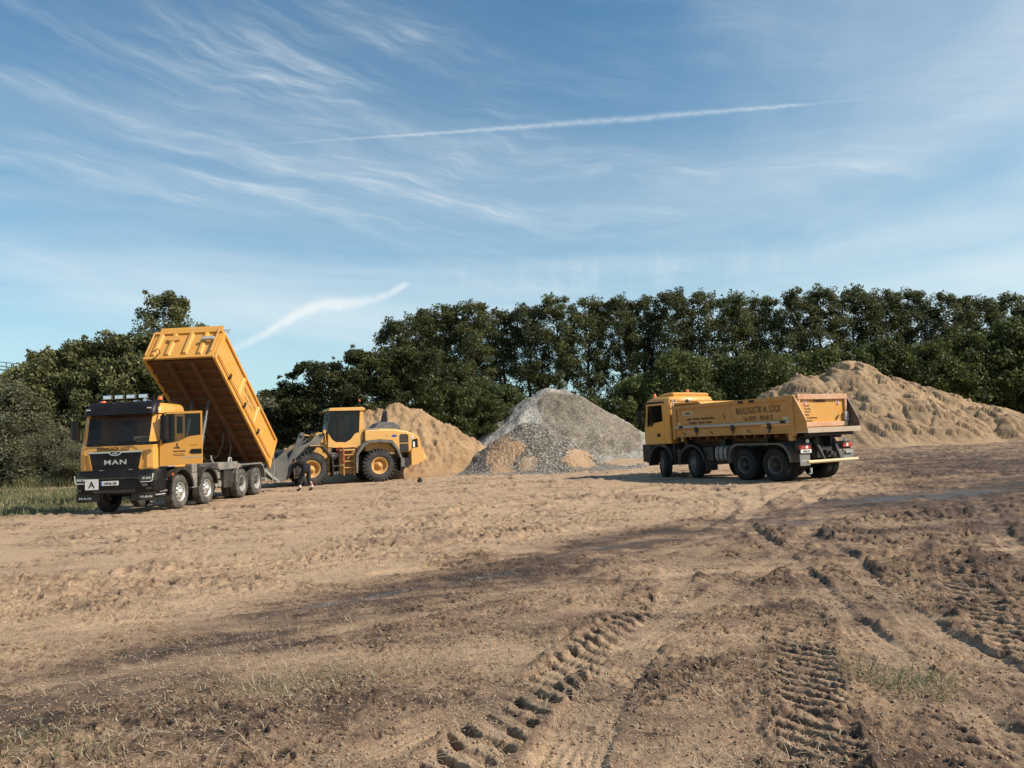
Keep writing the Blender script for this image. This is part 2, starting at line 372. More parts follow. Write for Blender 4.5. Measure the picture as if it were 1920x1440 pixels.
RUTS = [  # smooth wheel ruts: line, width, depth, rim height
    (smooth_pts([(5.11, 22.2), (5.27, 19.1), (4.9, 17.0), (3.9, 14.5), (2.6, 12.6), (.6, 11.2), (-2, 9.9)]), .34, .030, .020),
    (smooth_pts([(5.7, 22.0), (5.9, 19.0), (5.5, 16.6), (4.4, 14.0), (3.0, 12.0), (1.0, 10.6)]), .34, .025, .020),
    (smooth_pts([(9.5, 24), (6.6, 19), (4.24, 14.9), (3.52, 9.81), (2.95, 7.2), (2.70, 5.6), (2.5, 3.2)]), .26, .024, .018),
    (smooth_pts([(10.4, 23.5), (7.5, 18.5), (5.1, 14.4), (4.2, 9.6), (3.5, 7.0), (3.25, 5.6), (3.1, 3.2)]), .26, .018, .016),
    (smooth_pts([(.05, 3.0), (.17, 3.97), (.52, 5.07), (.95, 6.16), (1.6, 7.6), (2.0, 9.5)]), .36, .022, .012),
    (smooth_pts([(-9, 16), (-5, 17.2), (-1, 17.6), (4, 20), (9, 22.6), (18, 24)]), .5, .03, .025),
    (smooth_pts([(-9, 19), (-5, 20.0), (0, 20.8), (5, 23.5), (12, 25), (24, 29)]), .5, .03, .025),
    (smooth_pts([(12, 44), (16, 38), (24, 33), (36, 30)]), .6, .05, .03),
    (smooth_pts([(9, 44), (14, 36), (22, 30.5), (34, 27)]), .6, .05, .03),
    (smooth_pts([(8, 17), (14, 16), (22, 17), (30, 19)]), .5, .05, .04),
    (smooth_pts([(7, 14), (12, 12.5), (20, 13), (30, 14)]), .5, .05, .04),
    (smooth_pts([(7.6, 24), (6.4, 20), (4.9, 15.5), (2.4, 11.0), (-.6, 7.8), (-4.6, 5.2)]), .3, .016, .012),
    (smooth_pts([(8.6, 24), (7.6, 19.5), (6.2, 15.2), (4.1, 10.8), (1.6, 7.2), (-.9, 4.2)]), .3, .014, .012),
    (smooth_pts([(-12, 12.5), (-6, 13.2), (-1, 14.5), (3.5, 18), (6, 23)]), .34, .020, .016),
    (smooth_pts([(-12, 14.2), (-6, 15.0), (-2, 16.2), (2.0, 19.6), (4, 25)]), .34, .020, .016),
    (smooth_pts([(-10, 8.2), (-5.5, 9.0), (-1.5, 11.8), (1.5, 16.5), (3.0, 24)]), .3, .018, .014),
    (smooth_pts([(12, 20), (8.5, 13.5), (6.2, 9.4), (4.9, 6.2), (4.2, 3.2)]), .28, .016, .014),
    (smooth_pts([(13.5, 19.5), (9.8, 13.0), (7.3, 9.0), (5.8, 6.0), (5.0, 3.2)]), .28, .016, .014),
    (smooth_pts([(18, 15.5), (10, 11.2), (5.0, 9.4), (.8, 9.0), (-3, 8.2), (-7, 6.4)]), .28, .014, .012),
    (smooth_pts([(-16, 19), (-9, 21.5), (-4, 24.5), (0, 30), (2, 38)]), .5, .03, .02),
]
PUDD = [(-1.66, 8.6, 1.0, .16, .8), (-.3, 9.6, .7, .14, .8), (1.3, 11.5, .9, .22, .8), (7.9, 17.0, 1.9, .8, .4), (5.0, 13.6, .8, .4, .5), (10.5, 17.8, 1.9, .8, .3), (10.9, 14.6, 1.0, .3, .2)]

def _h1(i, sd): return (_hash(i, i*0+3, sd) & 255)/255.0
def ground_fields(x, y):
    x = np.asarray(x, float); y = np.asarray(y, float); r = np.hypot(x, y)
    s, t, d, L = poly_st(x, y, DAMP)
    near = sstep(r, 60, 20)
    wob = fbm(x*.5, y*.5, 4, .55, 2)
    band = np.exp(-((t + .25*wob - .1)/(.55 + .045*r))**2)
    beyond = (t < 0)                      # far side of the band (sandier)
    light = sstep(-t, .2, 1.6)*sstep(x - .32*y, 6.5, 1.0)
    rough_n = fbm(x*.33+4, y*.33, 4, .55, 21)
    churn = sstep(rough_n, -.10, .42)
    churn = np.maximum(churn, .85*sstep(x - .15*y, 1.5, 5.5)*sstep(fbm(x*.25, y*.6, 3, .5, 61), -.45, .25))
    churn *= 1 - .75*band
    tone = .42 + .19*fbm(x*.45, y*.9, 5, .6, 33) - .30*light + (.29+.25*fbm(x*.6, y*1.6, 4, .6, 35))*band
    tone += .16*sstep(x - .25*y, 2.0, 6)*sstep(r, 9, 14)*(1-light)
    tone -= .16*sstep(y, 34, 46)
    tone += .10*(churn-.4)
    # forward brown strip in front of the parked truck on the right
    tone += .10*np.exp(-(((y-27-.1*x)/3.2)**2))*sstep(x, 3, 10)
    h = .022*fbm(x*.35, y*.35, 3, .5, 1) * (1-.6*sstep(r, 20, 30))
    cl = ridged(x*1.9, y*2.3, 5, .6, 40)
    h += churn*(.010 + .026*sstep(r, 5, 16))*(cl-.3)
    lumps = sstep(fbm(x*2.6+.8*pnoise(x*5, y*5, 8), y*3.4, 4, .62, 46), .06, .34)
    h += (.012+.022*sstep(r, 5, 14))*lumps*(.15+churn)
    tone += .10*lumps*(.2+churn)
    h += (.25+churn)*.012*ridged(x*6.1+3, y*7.3, 4, .6, 44)*sstep(r, 30, 10)
    fine = sstep(r, 18, 6)
    h += fine*(.0065+.013*churn)*fbm(x*9, y*9, 4, .65, 50)
    h += fine*(.004+.006*churn)*ridged(x*19, y*23, 3, .6, 52)
    # torn crust: thin broken furrows with a raised lip
    for sc, ay, dp, sd in ((.85, 1.9, .042, 301), (1.5, 3.6, .036, 305), (2.6, 5.2, .024, 311), (5.2, 9.0, .012, 321)):
        q = fbm(x*sc, y*sc*ay/sc*.6, 4, .6, sd); mk = sstep(fbm(x*.42+sd, y*.55, 4, .6, sd+3), -.02-.16*sstep(x-.2*y, 0, 5), .22)*(1-.6*band)
        if sc > 4: mk = mk*sstep(r, 16, 8)
        if sc < 1: mk = mk*sstep(r, 6, 12)
        dp = dp*(.45+.55*sstep(r, 4, 10)); wd = .075 if sc < 4 else .08
        gr = sstep(np.abs(q), wd, wd*.35)*mk; lip = np.exp(-((np.abs(q)-wd*1.5)/(wd*.6))**2)*mk
        h += dp*(-gr + .9*lip); tone += .46*gr + .03*mk - .07*lip
    # cracks and small crumbs in the dry crust
    crumbs = sstep(fbm(x*21, y*21, 3, .6, 55), .22, .6)*sstep(fbm(x*1.3, y*1.3, 3, .6, 57), -.12, .35)
    h += fine*.010*crumbs
    tone += .10*crumbs*fine
    # horizontal drag marks across the yard (long low ridges)
    h += .012*sstep(r, 9, 16)*ridged(x*.45, y*2.2, 4, .6, 70)*(.35+churn)
    for P, w, pitch, ang, dep, sd in LUGS:
        lo = np.array(P).min(0)-1; hi = np.array(P).max(0)+1
        k = (x > lo[0]) & (x < hi[0]) & (y > lo[1]) & (y < hi[1])
        if not k.any(): continue
        xx, yy = x[k], y[k]; ss, tt, dd, LL = poly_st(xx, yy, P)
        wv = .04*fbm(xx*3, yy*3, 3, .5, sd)
        tt = tt + wv; dd = np.abs(tt)+np.where((ss <= 0) | (ss >= LL), 9, 0)
        inside = sstep(dd, w*.56, w*.46)*sstep(ss, 0, .5)*(.12+.88*sstep(LL-ss, 1.2, 3.4) if LL > 5 else sstep(LL-ss, 0, 1.4))*sstep(LL-ss, 0, .3)
        ph = (ss + ang*tt*1.3 + .05*fbm(xx*1.6, yy*1.6, 2, .5, sd+1) + .014*fbm(xx*8, yy*8, 3, .6, sd+8))/pitch
        q = np.abs((ph % 1.0) - .5)*2            # 0..1
        lug = sstep(q, .36, .56)
        edge = np.exp(-((dd-w*.60)/.06)**2)*(dd < 2)
        loose = sstep(fbm(xx*1.7, yy*1.7, 3, .6, sd+5), -.34, .02)
        cr = fbm(xx*14, yy*14, 4, .65, sd+2)
        dh = inside*(-dep*1.25*(1-lug) + dep*.55*lug + .008*cr) + edge*(.012+.030*np.abs(cr))*sstep(ss, 0, .4)*sstep(LL-ss, 0, .6)
        h[k] = h[k]*(1-.6*inside*loose) + dh*(.22+.78*loose)*(.8+.5*_h1(np.floor(ph), sd))
        tone[k] += inside*(.16*(1-lug) - .12*lug)+ .10*edge
        churn[k] *= 1-.5*inside
    for P, w, dep, rim in RUTS:
        lo = np.array(P).min(0)-1.2; hi = np.array(P).max(0)+1.2
        k = (x > lo[0]) & (x < hi[0]) & (y > lo[1]) & (y < hi[1])
        if not k.any(): continue
        xx, yy = x[k], y[k]; ss, tt, dd, LL = poly_st(xx, yy, P)
        wv = .05*fbm(xx*2, yy*2, 3, .5, 7); a = np.abs(tt+wv) + np.where((ss <= 0) | (ss >= LL), 9, 0)
        ins = sstep(a, w*.62, w*.45); edge = np.exp(-((a-w*.68)/.05)**2)*(a < 2)
        ribs = .006*np.cos(2*PI*(tt+wv)/.065)
        br = sstep(fbm(xx*.9, yy*.9, 3, .6, 19), -.35, .2)
        h[k] = h[k]*(1-.7*ins) + (-dep*.8*ins + ins*ribs + edge*rim*.6*(.4+1.1*np.abs(fbm(xx*6, yy*6, 3, .6, 23))))*(.35+.65*br)
        tone[k] += (-.12*ins + .10*edge)*(.4+.6*br)
    # keep the standing places of the machines level
    for (cx, cy, rr) in ((-11.6, 26, 4.5), (8.5, 27, 4.8), (-8.6, 34, 4.2), (-8.6, 30.4, 1.5)):
        h *= 1-.8*sstep(np.hypot(x-cx, (y-cy)), rr, rr-2)
    pud = np.zeros_like(x)
    for cx, cy, ax, ay, sl in PUDD:
        dx, dy = x-cx, y-cy; dy = dy-sl*dx
        e = (dx/ax)**2+(dy/ay)**2 + .9*fbm(x*1.6, y*3.0, 4, .6, 81)
        pud = np.maximum(pud, sstep(e, 1.0, .35))
    tone += .25*pud; h *= 1-.6*pud; h -= .008*pud
    tone = tone + .12*fbm(x*2.1, y*3.0, 4, .6, 90)*(.6+.4*near)
    gx = -12.95 - .10*(y-24) + .5*fbm(x*.7, y*.7, 3, .5, 95)
    grass = sstep(gx - x, 0, 1.2)*sstep(y, 21.4, 23.4)
    grass = np.maximum(grass, sstep(y, 84, 90))
    grass = np.maximum(grass, sstep(-x, 30, 34))
    grass *= 1 - sstep(np.abs(y-42.5-.15*(x+27)), 1.5, .8)*sstep(x, -40, -38)*sstep(-x, 24, 25)
    h += .10*grass*fbm(x*.4, y*.4, 3, .5, 97) + .05*grass
    h += .5*sstep(r, 120, 300)
    return h, np.clip(tone, 0, 1), pud, np.clip(grass, 0, 1)

def build_ground():
    rs = [0.0]; r = .4
    while r < 900:
        rs.append(r)
        r += r*.0030 if 2.6 < r < 12 else (r*.006 if 12 <= r < 60 else (r*.02 if r >= 60 else .12))
    rs = np.array(rs[1:])
    a = np.concatenate([np.arange(-50, 50, .15), np.arange(50, 310, 5.0)])
    a = np.radians(a); A, RR = np.meshgrid(a, rs)
    X = (RR*np.sin(A)).ravel(); Y = (RR*np.cos(A)).ravel()
    h, tone, pud, grass = ground_fields(X, Y)
    V = np.stack([X, Y, h], 1)
    nr, na = len(rs), len(a); i = np.arange(nr-1)[:, None]*na; j = np.arange(na)[None, :]; j2 = (j+1) % na
    F = np.stack([i+j, i+j2, i+na+j2, i+na+j], -1).reshape(-1, 4)[:, ::-1]
    m = bpy.data.materials.new('mud_ground'); m.use_nodes = True; N = NT(m.node_tree); b = N.n['Principled BSDF']
    tc = N.add('ShaderNodeTexCoord').outputs['Object']
    at = lambda n: N.add('ShaderNodeAttribute', attribute_name=n).outputs['Fac']
    f1 = N.noise(tc, 7, 8, .68); f2 = N.noise(tc, 60, 6, .7); f3 = N.noise(tc, 1.3, 6, .62, .4)
    t = N.math('ADD', at('tone'), N.math('MULTIPLY', N.math('SUBTRACT', f1, .5), .50))
    t = N.math('ADD', t, N.math('MULTIPLY', N.math('SUBTRACT', f2, .5), .55))
    t = N.math('ADD', t, N.math('MULTIPLY', N.math('SUBTRACT', f3, .5), .34))
    t = N.math('MULTIPLY_ADD', N.math('SUBTRACT', t, .42), 1.08, .40)
    c = N.ramp(t, [(0.0, (.55, .375, .235)), (.25, (.44, .297, .185)), (.5, (.29, .19, .122)), (.72, (.145, .092, .062)), (1.0, (.058, .038, .028))])
    g = N.ramp(N.noise(tc, 3, 6, .7), [(.3, (.05, .06, .02)), (.5, (.12, .13, .045)), (.7, (.28, .24, .11))])
    gm = N.math('MULTIPLY', at('grass'), N.smooth(N.noise(tc, 1.1, 5, .6), .28, .45))
    c = N.mix(gm, c, g)
    N.l.new(c, b.inputs['Base Color'])
    damp = N.smooth(t, .55, 1.0)
    rg = N.math('MULTIPLY_ADD', damp, -.22, .97)
    rg = N.math('MULTIPLY', rg, N.math('MULTIPLY_ADD', at('puddle'), -.62, 1.0))
    N.l.new(rg, b.inputs['Roughness']); b.inputs['Specular IOR Level'].default_value = .35
    bp = N.add('ShaderNodeBump', {'Strength': .75, 'Distance': .03, 'Height': N.math('ADD', N.math('ADD', N.math('MULTIPLY', f2, .55), N.noise(tc, 22, 8, .72)), N.math('MULTIPLY', N.smooth(N.noise(tc, 38, 6, .7, .5), .48, .56), .40))})
    fl = N.math('MULTIPLY_ADD', at('puddle'), -.7, .75); N.l.new(fl, bp.inputs['Strength'])
    N.l.new(bp.outputs[0], b.inputs['Normal'])
    o = np_mesh('ground', V, F, m, smooth=True)
    for nm, arr in (('tone', tone), ('puddle', pud), ('grass', grass)):
        at_ = o.data.attributes.new(nm, 'FLOAT', 'POINT'); at_.data.foreach_set('value', arr.astype(np.float32))
    tag(o, kind='structure')
    return o
build_ground()

# ------------------------------------------------------------------ heaps
def heap_height(x, y, ridges, slope, seed, lump, fine, power=1.0):
    h = np.full(x.shape, -9.0)
    wx = x + .5*lump*fbm(x*.5, y*.5, 3, .5, seed); wy = y + .5*lump*fbm(x*.5+9, y*.5, 3, .5, seed+3)
    for P in ridges:
        for (a, b) in zip(P[:-1], P[1:]) if len(P) > 1 else [(P[0], P[0])]:
            dx, dy = b[0]-a[0], b[1]-a[1]; L2 = dx*dx+dy*dy+1e-9
            t = np.clip(((wx-a[0])*dx+(wy-a[1])*dy)/L2, 0, 1)
            d = np.hypot(wx-a[0]-t*dx, wy-a[1]-t*dy)
            d = np.sqrt(d*d+.16)-.4
            h = np.maximum(h, a[2]+(b[2]-a[2])*t - slope*d)
    return h
def build_heap(name, ridges, slope, seed, lump, mat, label, cat, step, bounds, detail, group=None, extra=None):
    x0, x1, y0, y1 = bounds
    xs = np.arange(x0, x1, step); ys = np.arange(y0, y1, step); X, Y = np.meshgrid(xs, ys); x = X.ravel(); y = Y.ravel()
    h = heap_height(x, y, ridges, slope, seed, lump, 0)
    # talus: flatten towards the foot
    foot = np.clip(h, -9, 99); h = np.where(foot < .6, .45*np.exp((foot-.6)/.45)-.06+.0*foot, foot-.21)
    on = sstep(h, 0, .8)
    h = h + on*detail(x, y)
    if extra is not None: h = h + on*extra(x, y)
    h = np.maximum(h, -.25)
    nx, ny = len(xs), len(ys); i = np.arange(ny-1)[:, None]*nx; j = np.arange(nx-1)[None, :]
    F = np.stack([i+j, i+j+1, i+nx+j+1, i+nx+j], -1).reshape(-1, 4)
    keep = (h[F].max(1) > -.06); F = F[keep]
    used = np.unique(F); mp = np.full(len(h), -1); mp[used] = np.arange(len(used)); F = mp[F]
    V = np.stack([x, y, h], 1)[used]
    o = np_mesh(name, V, F, mat, smooth=True)
    return tag(o, label, cat, group)
def sand_mat(name, cols, s=1.0, bumpd=.05, tonex=None):
    m = bpy.data.materials.new(name); m.use_nodes = True; N = NT(m.node_tree); b = N.n['Principled BSDF']
    tc = N.add('ShaderNodeTexCoord').outputs['Object']
    f = N.math('ADD', N.math('MULTIPLY', N.noise(tc, .35*s, 6, .6, .5), .5), N.math('MULTIPLY', N.noise(tc, 3*s, 8, .7), .5))
    N.l.new(N.ramp(f, cols), b.inputs['Base Color']); b.inputs['Roughness'].default_value = .95; b.inputs['Specular IOR Level'].default_value = .2
    bp = N.add('ShaderNodeBump', {'Strength': .8, 'Distance': bumpd, 'Height': N.noise(tc, 6*s, 8, .72)}); N.l.new(bp.outputs[0], b.inputs['Normal'])
    return m
def gravel_mat(name, cols, stone, sandy=None, sandmask=None, dampmask=None):
    m = bpy.data.materials.new(name); m.use_nodes = True; N = NT(m.node_tree); b = N.n['Principled BSDF']
    tc = N.add('ShaderNodeTexCoord').outputs['Object']
    vo = N.add('ShaderNodeTexVoronoi', {'Vector': tc, 'Scale': stone, 'Randomness': 1.0})
    g = N.add('ShaderNodeRGBToBW', {0: vo.outputs['Color']}).outputs[0]
    c = N.ramp(g, cols)
    big = N.noise(tc, .35, 5, .6, .6)
    c = N.mix(1.0, c, N.ramp(big, [(.35, (.72, .70, .66)), (.6, (1.08, 1.08, 1.06))]), 'MULTIPLY')
    sp = N.add('ShaderNodeSeparateXYZ', {0: tc}).outputs
    if dampmask is not None: c = N.mix(dampmask(N, sp, tc), c, N.mix(1.0, c, (.62, .54, .46), 'MULTIPLY'))
    if sandmask is not None: c = N.mix(sandmask(N, sp, tc, g), c, sandy)
    N.l.new(c, b.inputs['Base Color']); b.inputs['Roughness'].default_value = .9; b.inputs['Specular IOR Level'].default_value = .3
    bp = N.add('ShaderNodeBump', {'Strength': 1.0, 'Distance': .05, 'Height': vo.outputs['Distance'], }); bp.invert = True
    N.l.new(bp.outputs[0], b.inputs['Normal'])
    return m
def blob(N, sp, tc, x, z, rx, rz, n=.6, sc=1.2, ax=0):
    """soft-edged patch in the object's x/z"""
    u = N.math('DIVIDE', N.math('SUBTRACT', sp[0], x), rx); v = N.math('DIVIDE', N.math('SUBTRACT', sp[2], z), rz)
    e = N.math('ADD', N.math('ADD', N.math('MULTIPLY', u, u), N.math('MULTIPLY', v, v)), N.math('MULTIPLY', N.math('SUBTRACT', N.noise(tc, sc, 5, .65), .5), n*4))
    return N.math('SUBTRACT', 1.0, N.smooth(e, .75, 1.15))

SANDL = sand_mat('pale_sand', [(.30, (.13, .085, .052)), (.44, (.275, .183, .108)), (.56, (.38, .262, .158)), (.72, (.48, .345, .215))], 1.0, .07)
SANDO = sand_mat('orange_sand', [(.30, (.18, .11, .06)), (.44, (.31, .195, .105)), (.56, (.40, .26, .145)), (.72, (.50, .35, .21))], 1.2, .05)
def det_big(x, y):
    d = .12*ridged(x*.30, y*.30, 2, .5, 301)
    d += .34*(sstep(fbm(x*.28+2, y*.5+.3*x, 4, .6, 311), .0, .09)-.5)          # ledges where it was dug
    d += .03*fbm(x*.9, y*.9, 3, .5, 321) + .028*ridged(x*3.6, y*3.6, 4, .62, 331)*(.3+sstep(fbm(x*.3, y*.3, 3, .5, 333), -.2, .4)) + .085*ridged(x*1.7+.25*y+.6*fbm(x*.3, y*.3, 2, .5, 338), y*.22, 4, .55, 336)
    g = np.abs((x*.35 + .6*fbm(x*.15, y*.6, 2, .5, 341)) % 1 - .5)            # run-off gullies
    return d - .30*sstep(g, .12, .0)*sstep(fbm(x*.2, y*.2, 2, .5, 345), -.3, .3)
build_heap('sand_mound', [[(22.2, 66.5, 3.2), (24.6, 66, 6.0), (25.9, 66, 6.75), (27.4, 66, 6.5), (29.0, 66, 7.1), (30.4, 66, 7.5), (31.6, 66, 7.0), (33.6, 65.5, 6.05), (36.4, 65, 4.8), (42.9, 64, 2.35), (45.4, 63, 1.35), (49, 62, .2)], [(30.5, 66, 7.4), (33.0, 61.5, 4.4)], [(37, 65, 4.3), (40, 60, 1.9)]],
           .70, 5, .30, SANDL, 'biggest heap of pale lumpy sand behind the parked tipper on the right', 'sand heap', .13, (10, 60, 48, 82), det_big)
def det_mid(x, y):
    g = ridged(x*1.1+.35*y, y*.35, 3, .5, 401)
    return .13*g + .10*fbm(x*.8, y*.8, 5, .65, 411) + .05*ridged(x*4, y*4, 3, .65, 421) + .07*(sstep(fbm(x*.9, y*.7, 3, .6, 431), .05, .2)-.5)
build_heap('sand_mound', [[(-9.7, 44.3, 3.55), (-8.5, 44, 3.85), (-7.0, 44, 4.15), (-6.1, 44, 4.0), (-5.0, 43.6, 3.3), (-3.3, 43, 1.9)], [(-9.7, 44.3, 3.4), (-10.9, 44.4, 2.75), (-12.8, 44.6, 2.05), (-14.2, 44.8, 1.65), (-16.5, 45, .8)]],
           .68, 6, .5, SANDO, 'orange sand heap behind the wheel loader', 'sand heap', .08, (-20, 3, 35.5, 54), det_mid)
GRAY = [(.12, (.165, .15, .128)), (.35, (.27, .25, .218)), (.6, (.37, .345, .305)), (.9, (.51, .485, .44))]
def damp_big(N, sp, tc):
    return N.math('MULTIPLY', N.math('MAXIMUM', blob(N, sp, tc, 5.4, 3.4, 3.4, 1.9, .25, .5), N.math('MAXIMUM', blob(N, sp, tc, 7.4, 1.9, 3.0, 1.7, .25, .5), blob(N, sp, tc, 3.6, 4.6, 1.6, 1.1, .3, .6))), .85)
G1 = gravel_mat('grey_gravel', GRAY, 11, dampmask=damp_big)
def det_gr(x, y): return .10*fbm(x*.6, y*.6, 4, .6, 501) + .05*fbm(x*5, y*5, 3, .7, 511)
build_heap('gravel_mound', [[(2.3, 64, 5.9), (3.2, 64, 6.35), (4.2, 64, 6.2)], [(3.0, 64, 6.1), (.4, 59.5, 3.6)], [(4.5, 64, 5.9), (9.5, 64.5, 3.0)]],
           .62, 7, .7, G1, 'largest heap of pale grey gravel in the middle, in front of the tall trees', 'gravel heap', .10, (-12, 20, 50, 78), det_gr)
def sand_small(N, sp, tc, g):
    a = blob(N, sp, tc, -.75, 1.1, .8, 1.5, .9, 1.3); b = blob(N, sp, tc, .1, 1.25, .5, .4, .9, 1.5); c = blob(N, sp, tc, 3.3, .55, .85, .5, 1.1, 1.5); d = blob(N, sp, tc, -.55, 2.2, .35, .6, .3, 1.5)
    e = blob(N, sp, tc, .6, .5, .6, .35, .6, 1.6)
    m = N.math('MAXIMUM', N.math('MAXIMUM', a, b), N.math('MAXIMUM', c, N.math('MAXIMUM', d, N.math('MULTIPLY', e, .6))))
    return N.math('MULTIPLY', m, N.math('SUBTRACT', 1.0, N.math('MULTIPLY', N.smooth(g, .55, .7), .6)))
G2 = gravel_mat('coarse_dark_gravel', [(.12, (.05, .04, .032)), (.38, (.125, .105, .085)), (.62, (.22, .195, .165)), (.9, (.40, .37, .32))], 12, sandy=(.42, .26, .145), sandmask=sand_small)
def det_g2(x, y): return .08*fbm(x*.9, y*.9, 3, .6, 601) + .05*fbm(x*7, y*7, 3, .7, 611)
build_heap('gravel_mound', [[(.8, 41.4, 2.85), (1.3, 41.5, 2.75)], [(1.2, 41.5, 2.7), (3.6, 41.2, .95)]],
           .66, 8, .35, G2, 'smaller heap of coarse dark gravel mixed with orange sand', 'gravel heap', .05, (-5, 8, 35.5, 48), det_g2)
def stones(name, n, area, smin, smax, mat, label, cat, sd, hfun=None, grp=None):
    r_ = np.random.default_rng(sd); V = []; F = []
    base = np.array([(1,0,0),(0,1,0),(-1,0,0),(0,-1,0),(0,0,1),(0,0,-1)], float); fc = np.array([(0,1,4),(1,2,4),(2,3,4),(3,0,4),(1,0,5),(2,1,5),(3,2,5),(0,3,5)])
    P = area(r_, n); hz = hfun(P[:, 0], P[:, 1])
    for i in range(n):
        s = smin*(smax/smin)**(r_.random()**2.2); b = base*(s*(.6+.8*r_.random((6, 1))))*np.array([1, 1, .7]); a = r_.random()*6.28
        c_, s_ = math.cos(a), math.sin(a); b = b@np.array([[c_, s_, 0], [-s_, c_, 0], [0, 0, 1]])
        V.append(b+[P[i, 0], P[i, 1], hz[i]+s*.2]); F.append(fc+6*i)
    o = np_mesh(name, np.concatenate(V), np.concatenate(F), mat); return tag(o, label, cat, grp, 'stuff')
gh = lambda x, y: ground_fields(x, y)[0]
def ar1(r_, n):
    a = r_.random(n)*PI+PI; q = 4.6+np.abs(r_.normal(0, .55, n)); return np.stack([1.4+q*1.05*np.cos(a), 41.4+q*.93*np.sin(a)], 1)
stones('loose_gravel', 2600, ar1, .02, .075, paint('stone_grey', (.27, .25, .24), .85, wear=.6, scale=4, bump=0), 'loose stones strewn round the foot of the small gravel heap', 'gravel', 31, gh)
def ar2(r_, n):
    y = 3.2*(28/3.2)**r_.random(n); x = y*np.tan(r_.uniform(-.75, .75, n)); return np.stack([x, y], 1)
CLOD = paint('dry_clod', (.33, .22, .14), .95, wear=.9, scale=8, bump=.01)
stones('soil_clods', 60000, ar2, .003, .015, CLOD, 'dry crumbs and clods of soil scattered over the yard', 'soil', 32, gh)

# ------------------------------------------------------------------ wheels
def arc(cx, cz, r, a0, a1, n):
    return [(cx+r*math.cos(R(a0+(a1-a0)*i/n)), cz+r*math.sin(R(a0+(a1-a0)*i/n))) for i in range(n+1)]
def truck_wheel(parent, kind, loc, side, tyre_mat, rim_mat):
    """kind front: convex rim with hand holes; rear: deep dished rim (twin tyres). local +y is outboard; side = +1/-1"""
    Rr, Ri = .54, .30; W = .30
    hub = MB()
    if kind == 'front':
        hub.lathe([(.001, .055), (.05, .055), (.085, .045), (.09, -.02), (.14, -.03)], (0, 0, 0), 'y', 20)
        for k in range(10):
            a = 2*PI*k/10; hub.cyl((.125*math.cos(a), -.05, .125*math.sin(a)), (.125*math.cos(a), .005, .125*math.sin(a)), .016, 6)
    else:
        hub.lathe([(.001, -.02), (.07, -.02), (.095, -.04), (.10, -.14), (.15, -.15)], (0, 0, 0), 'y', 20)
        for k in range(10):
            a = 2*PI*k/10; hub.cyl((.13*math.cos(a), -.17, .13*math.sin(a)), (.13*math.cos(a), -.12, .13*math.sin(a)), .016, 6)
    h = hub.build('wheel', [rim_mat if kind == 'front' else BLKD], parent)
    t = MB()
    def tyre(y0):
        p = [(Ri, y0-.02), (Ri+.02, y0), (Ri+.10, y0+.012), (Ri+.17, y0), (Rr-.03, y0-.02), (Rr-.008, y0-.04)]
        q = [(r, 2*(y0-W/2)-y) for r, y in reversed(p)]
        g = []
        if kind == 'front':
            for gy in (-.07, -.025, .025, .07):
                yc = y0-W/2-gy*1.0; g += [(Rr, yc+.012), (Rr-.014, yc+.008), (Rr-.014, yc-.008), (Rr, yc-.012)]
            g.sort(key=lambda e: -e[1])
        else: g = [(Rr-.014, y0-.05), (Rr-.014, y0-W+.05)]
        t.lathe(p+g+q, (0, 0, 0), 'y', 48, 0, True)
        if kind != 'front':
            for k in range(44):
                for row in range(4):
                    a = 2*PI*(k+.5*(row % 2))/44; y1 = y0-.035-row*.06; w = .034; rr = Rr
                    c, s = math.cos(a), math.sin(a); tx, tz = -s, c
                    P = lambda u, v, r: (c*r+tx*u, v, s*r+tz*u)
                    v = [P(-w/1.5, y1, rr-.016), P(w/1.5, y1, rr-.016), P(w/1.5, y1-.05, rr-.016), P(-w/1.5, y1-.05, rr-.016), P(-w/2, y1-.004, rr), P(w/2, y1-.004, rr), P(w/2, y1-.046, rr), P(-w/2, y1-.046, rr)]
                    t.addf(v, [(4,5,6,7),(0,1,5,4),(1,2,6,5),(2,3,7,6),(3,0,4,7)])
    tyre(.0)
    if kind == 'rear': tyre(-.33)
    t.build('tyre', [tyre_mat], h)
    rm = MB()
    if kind == 'front':
        rm.lathe([(.302, -.028), (.295, -.012), (.278, -.02), (.27, -.07), (.25, -.075), (.215, -.035), (.16, -.012), (.09, -.012)], (0, 0, 0), 'y', 40)
        for k in range(10):
            a = 2*PI*(k+.5)/10; c = (.222*math.cos(a), -.036, .222*math.sin(a)); n = Vector((math.cos(a)*.45, 1, math.sin(a)*.45)).normalized()
            rm.cyl(Vector(c)-n*.03, Vector(c)+n*.006, .027, 12, 1)
            ring = Vector(c)+n*.007; 
    else:
        rm.lathe([(.302, -.028), (.292, -.008), (.275, -.02), (.265, -.06), (.25, -.16), (.24, -.19)], (0, 0, 0), 'y', 40); rm.lathe([(.24, -.19), (.235, -.20), (.15, -.205), (.14, -.16)], (0, 0, 0), 'y', 40, 2)
        for k in range(10):
            a = 2*PI*(k+.5)/10; rm.cyl((.20*math.cos(a), -.22, .20*math.sin(a)), (.20*math.cos(a), -.20, .20*math.sin(a)), .024, 10, 1)
    rm.build('rim', [rim_mat, BLK, GREYF], h)
    h.location = loc
    if side < 0: h.rotation_euler = (0, 0, PI)
    return h
def wheels_copy(src, parent, loc, side, turn=0.0):
    h = src.copy(); COL.objects.link(h); h.parent = parent; h.location = loc
    h.rotation_euler = (0, 0, (PI if side < 0 else 0)+turn)
    for ch in src.children:
        c = ch.copy(); COL.objects.link(c); c.parent = h
    return h

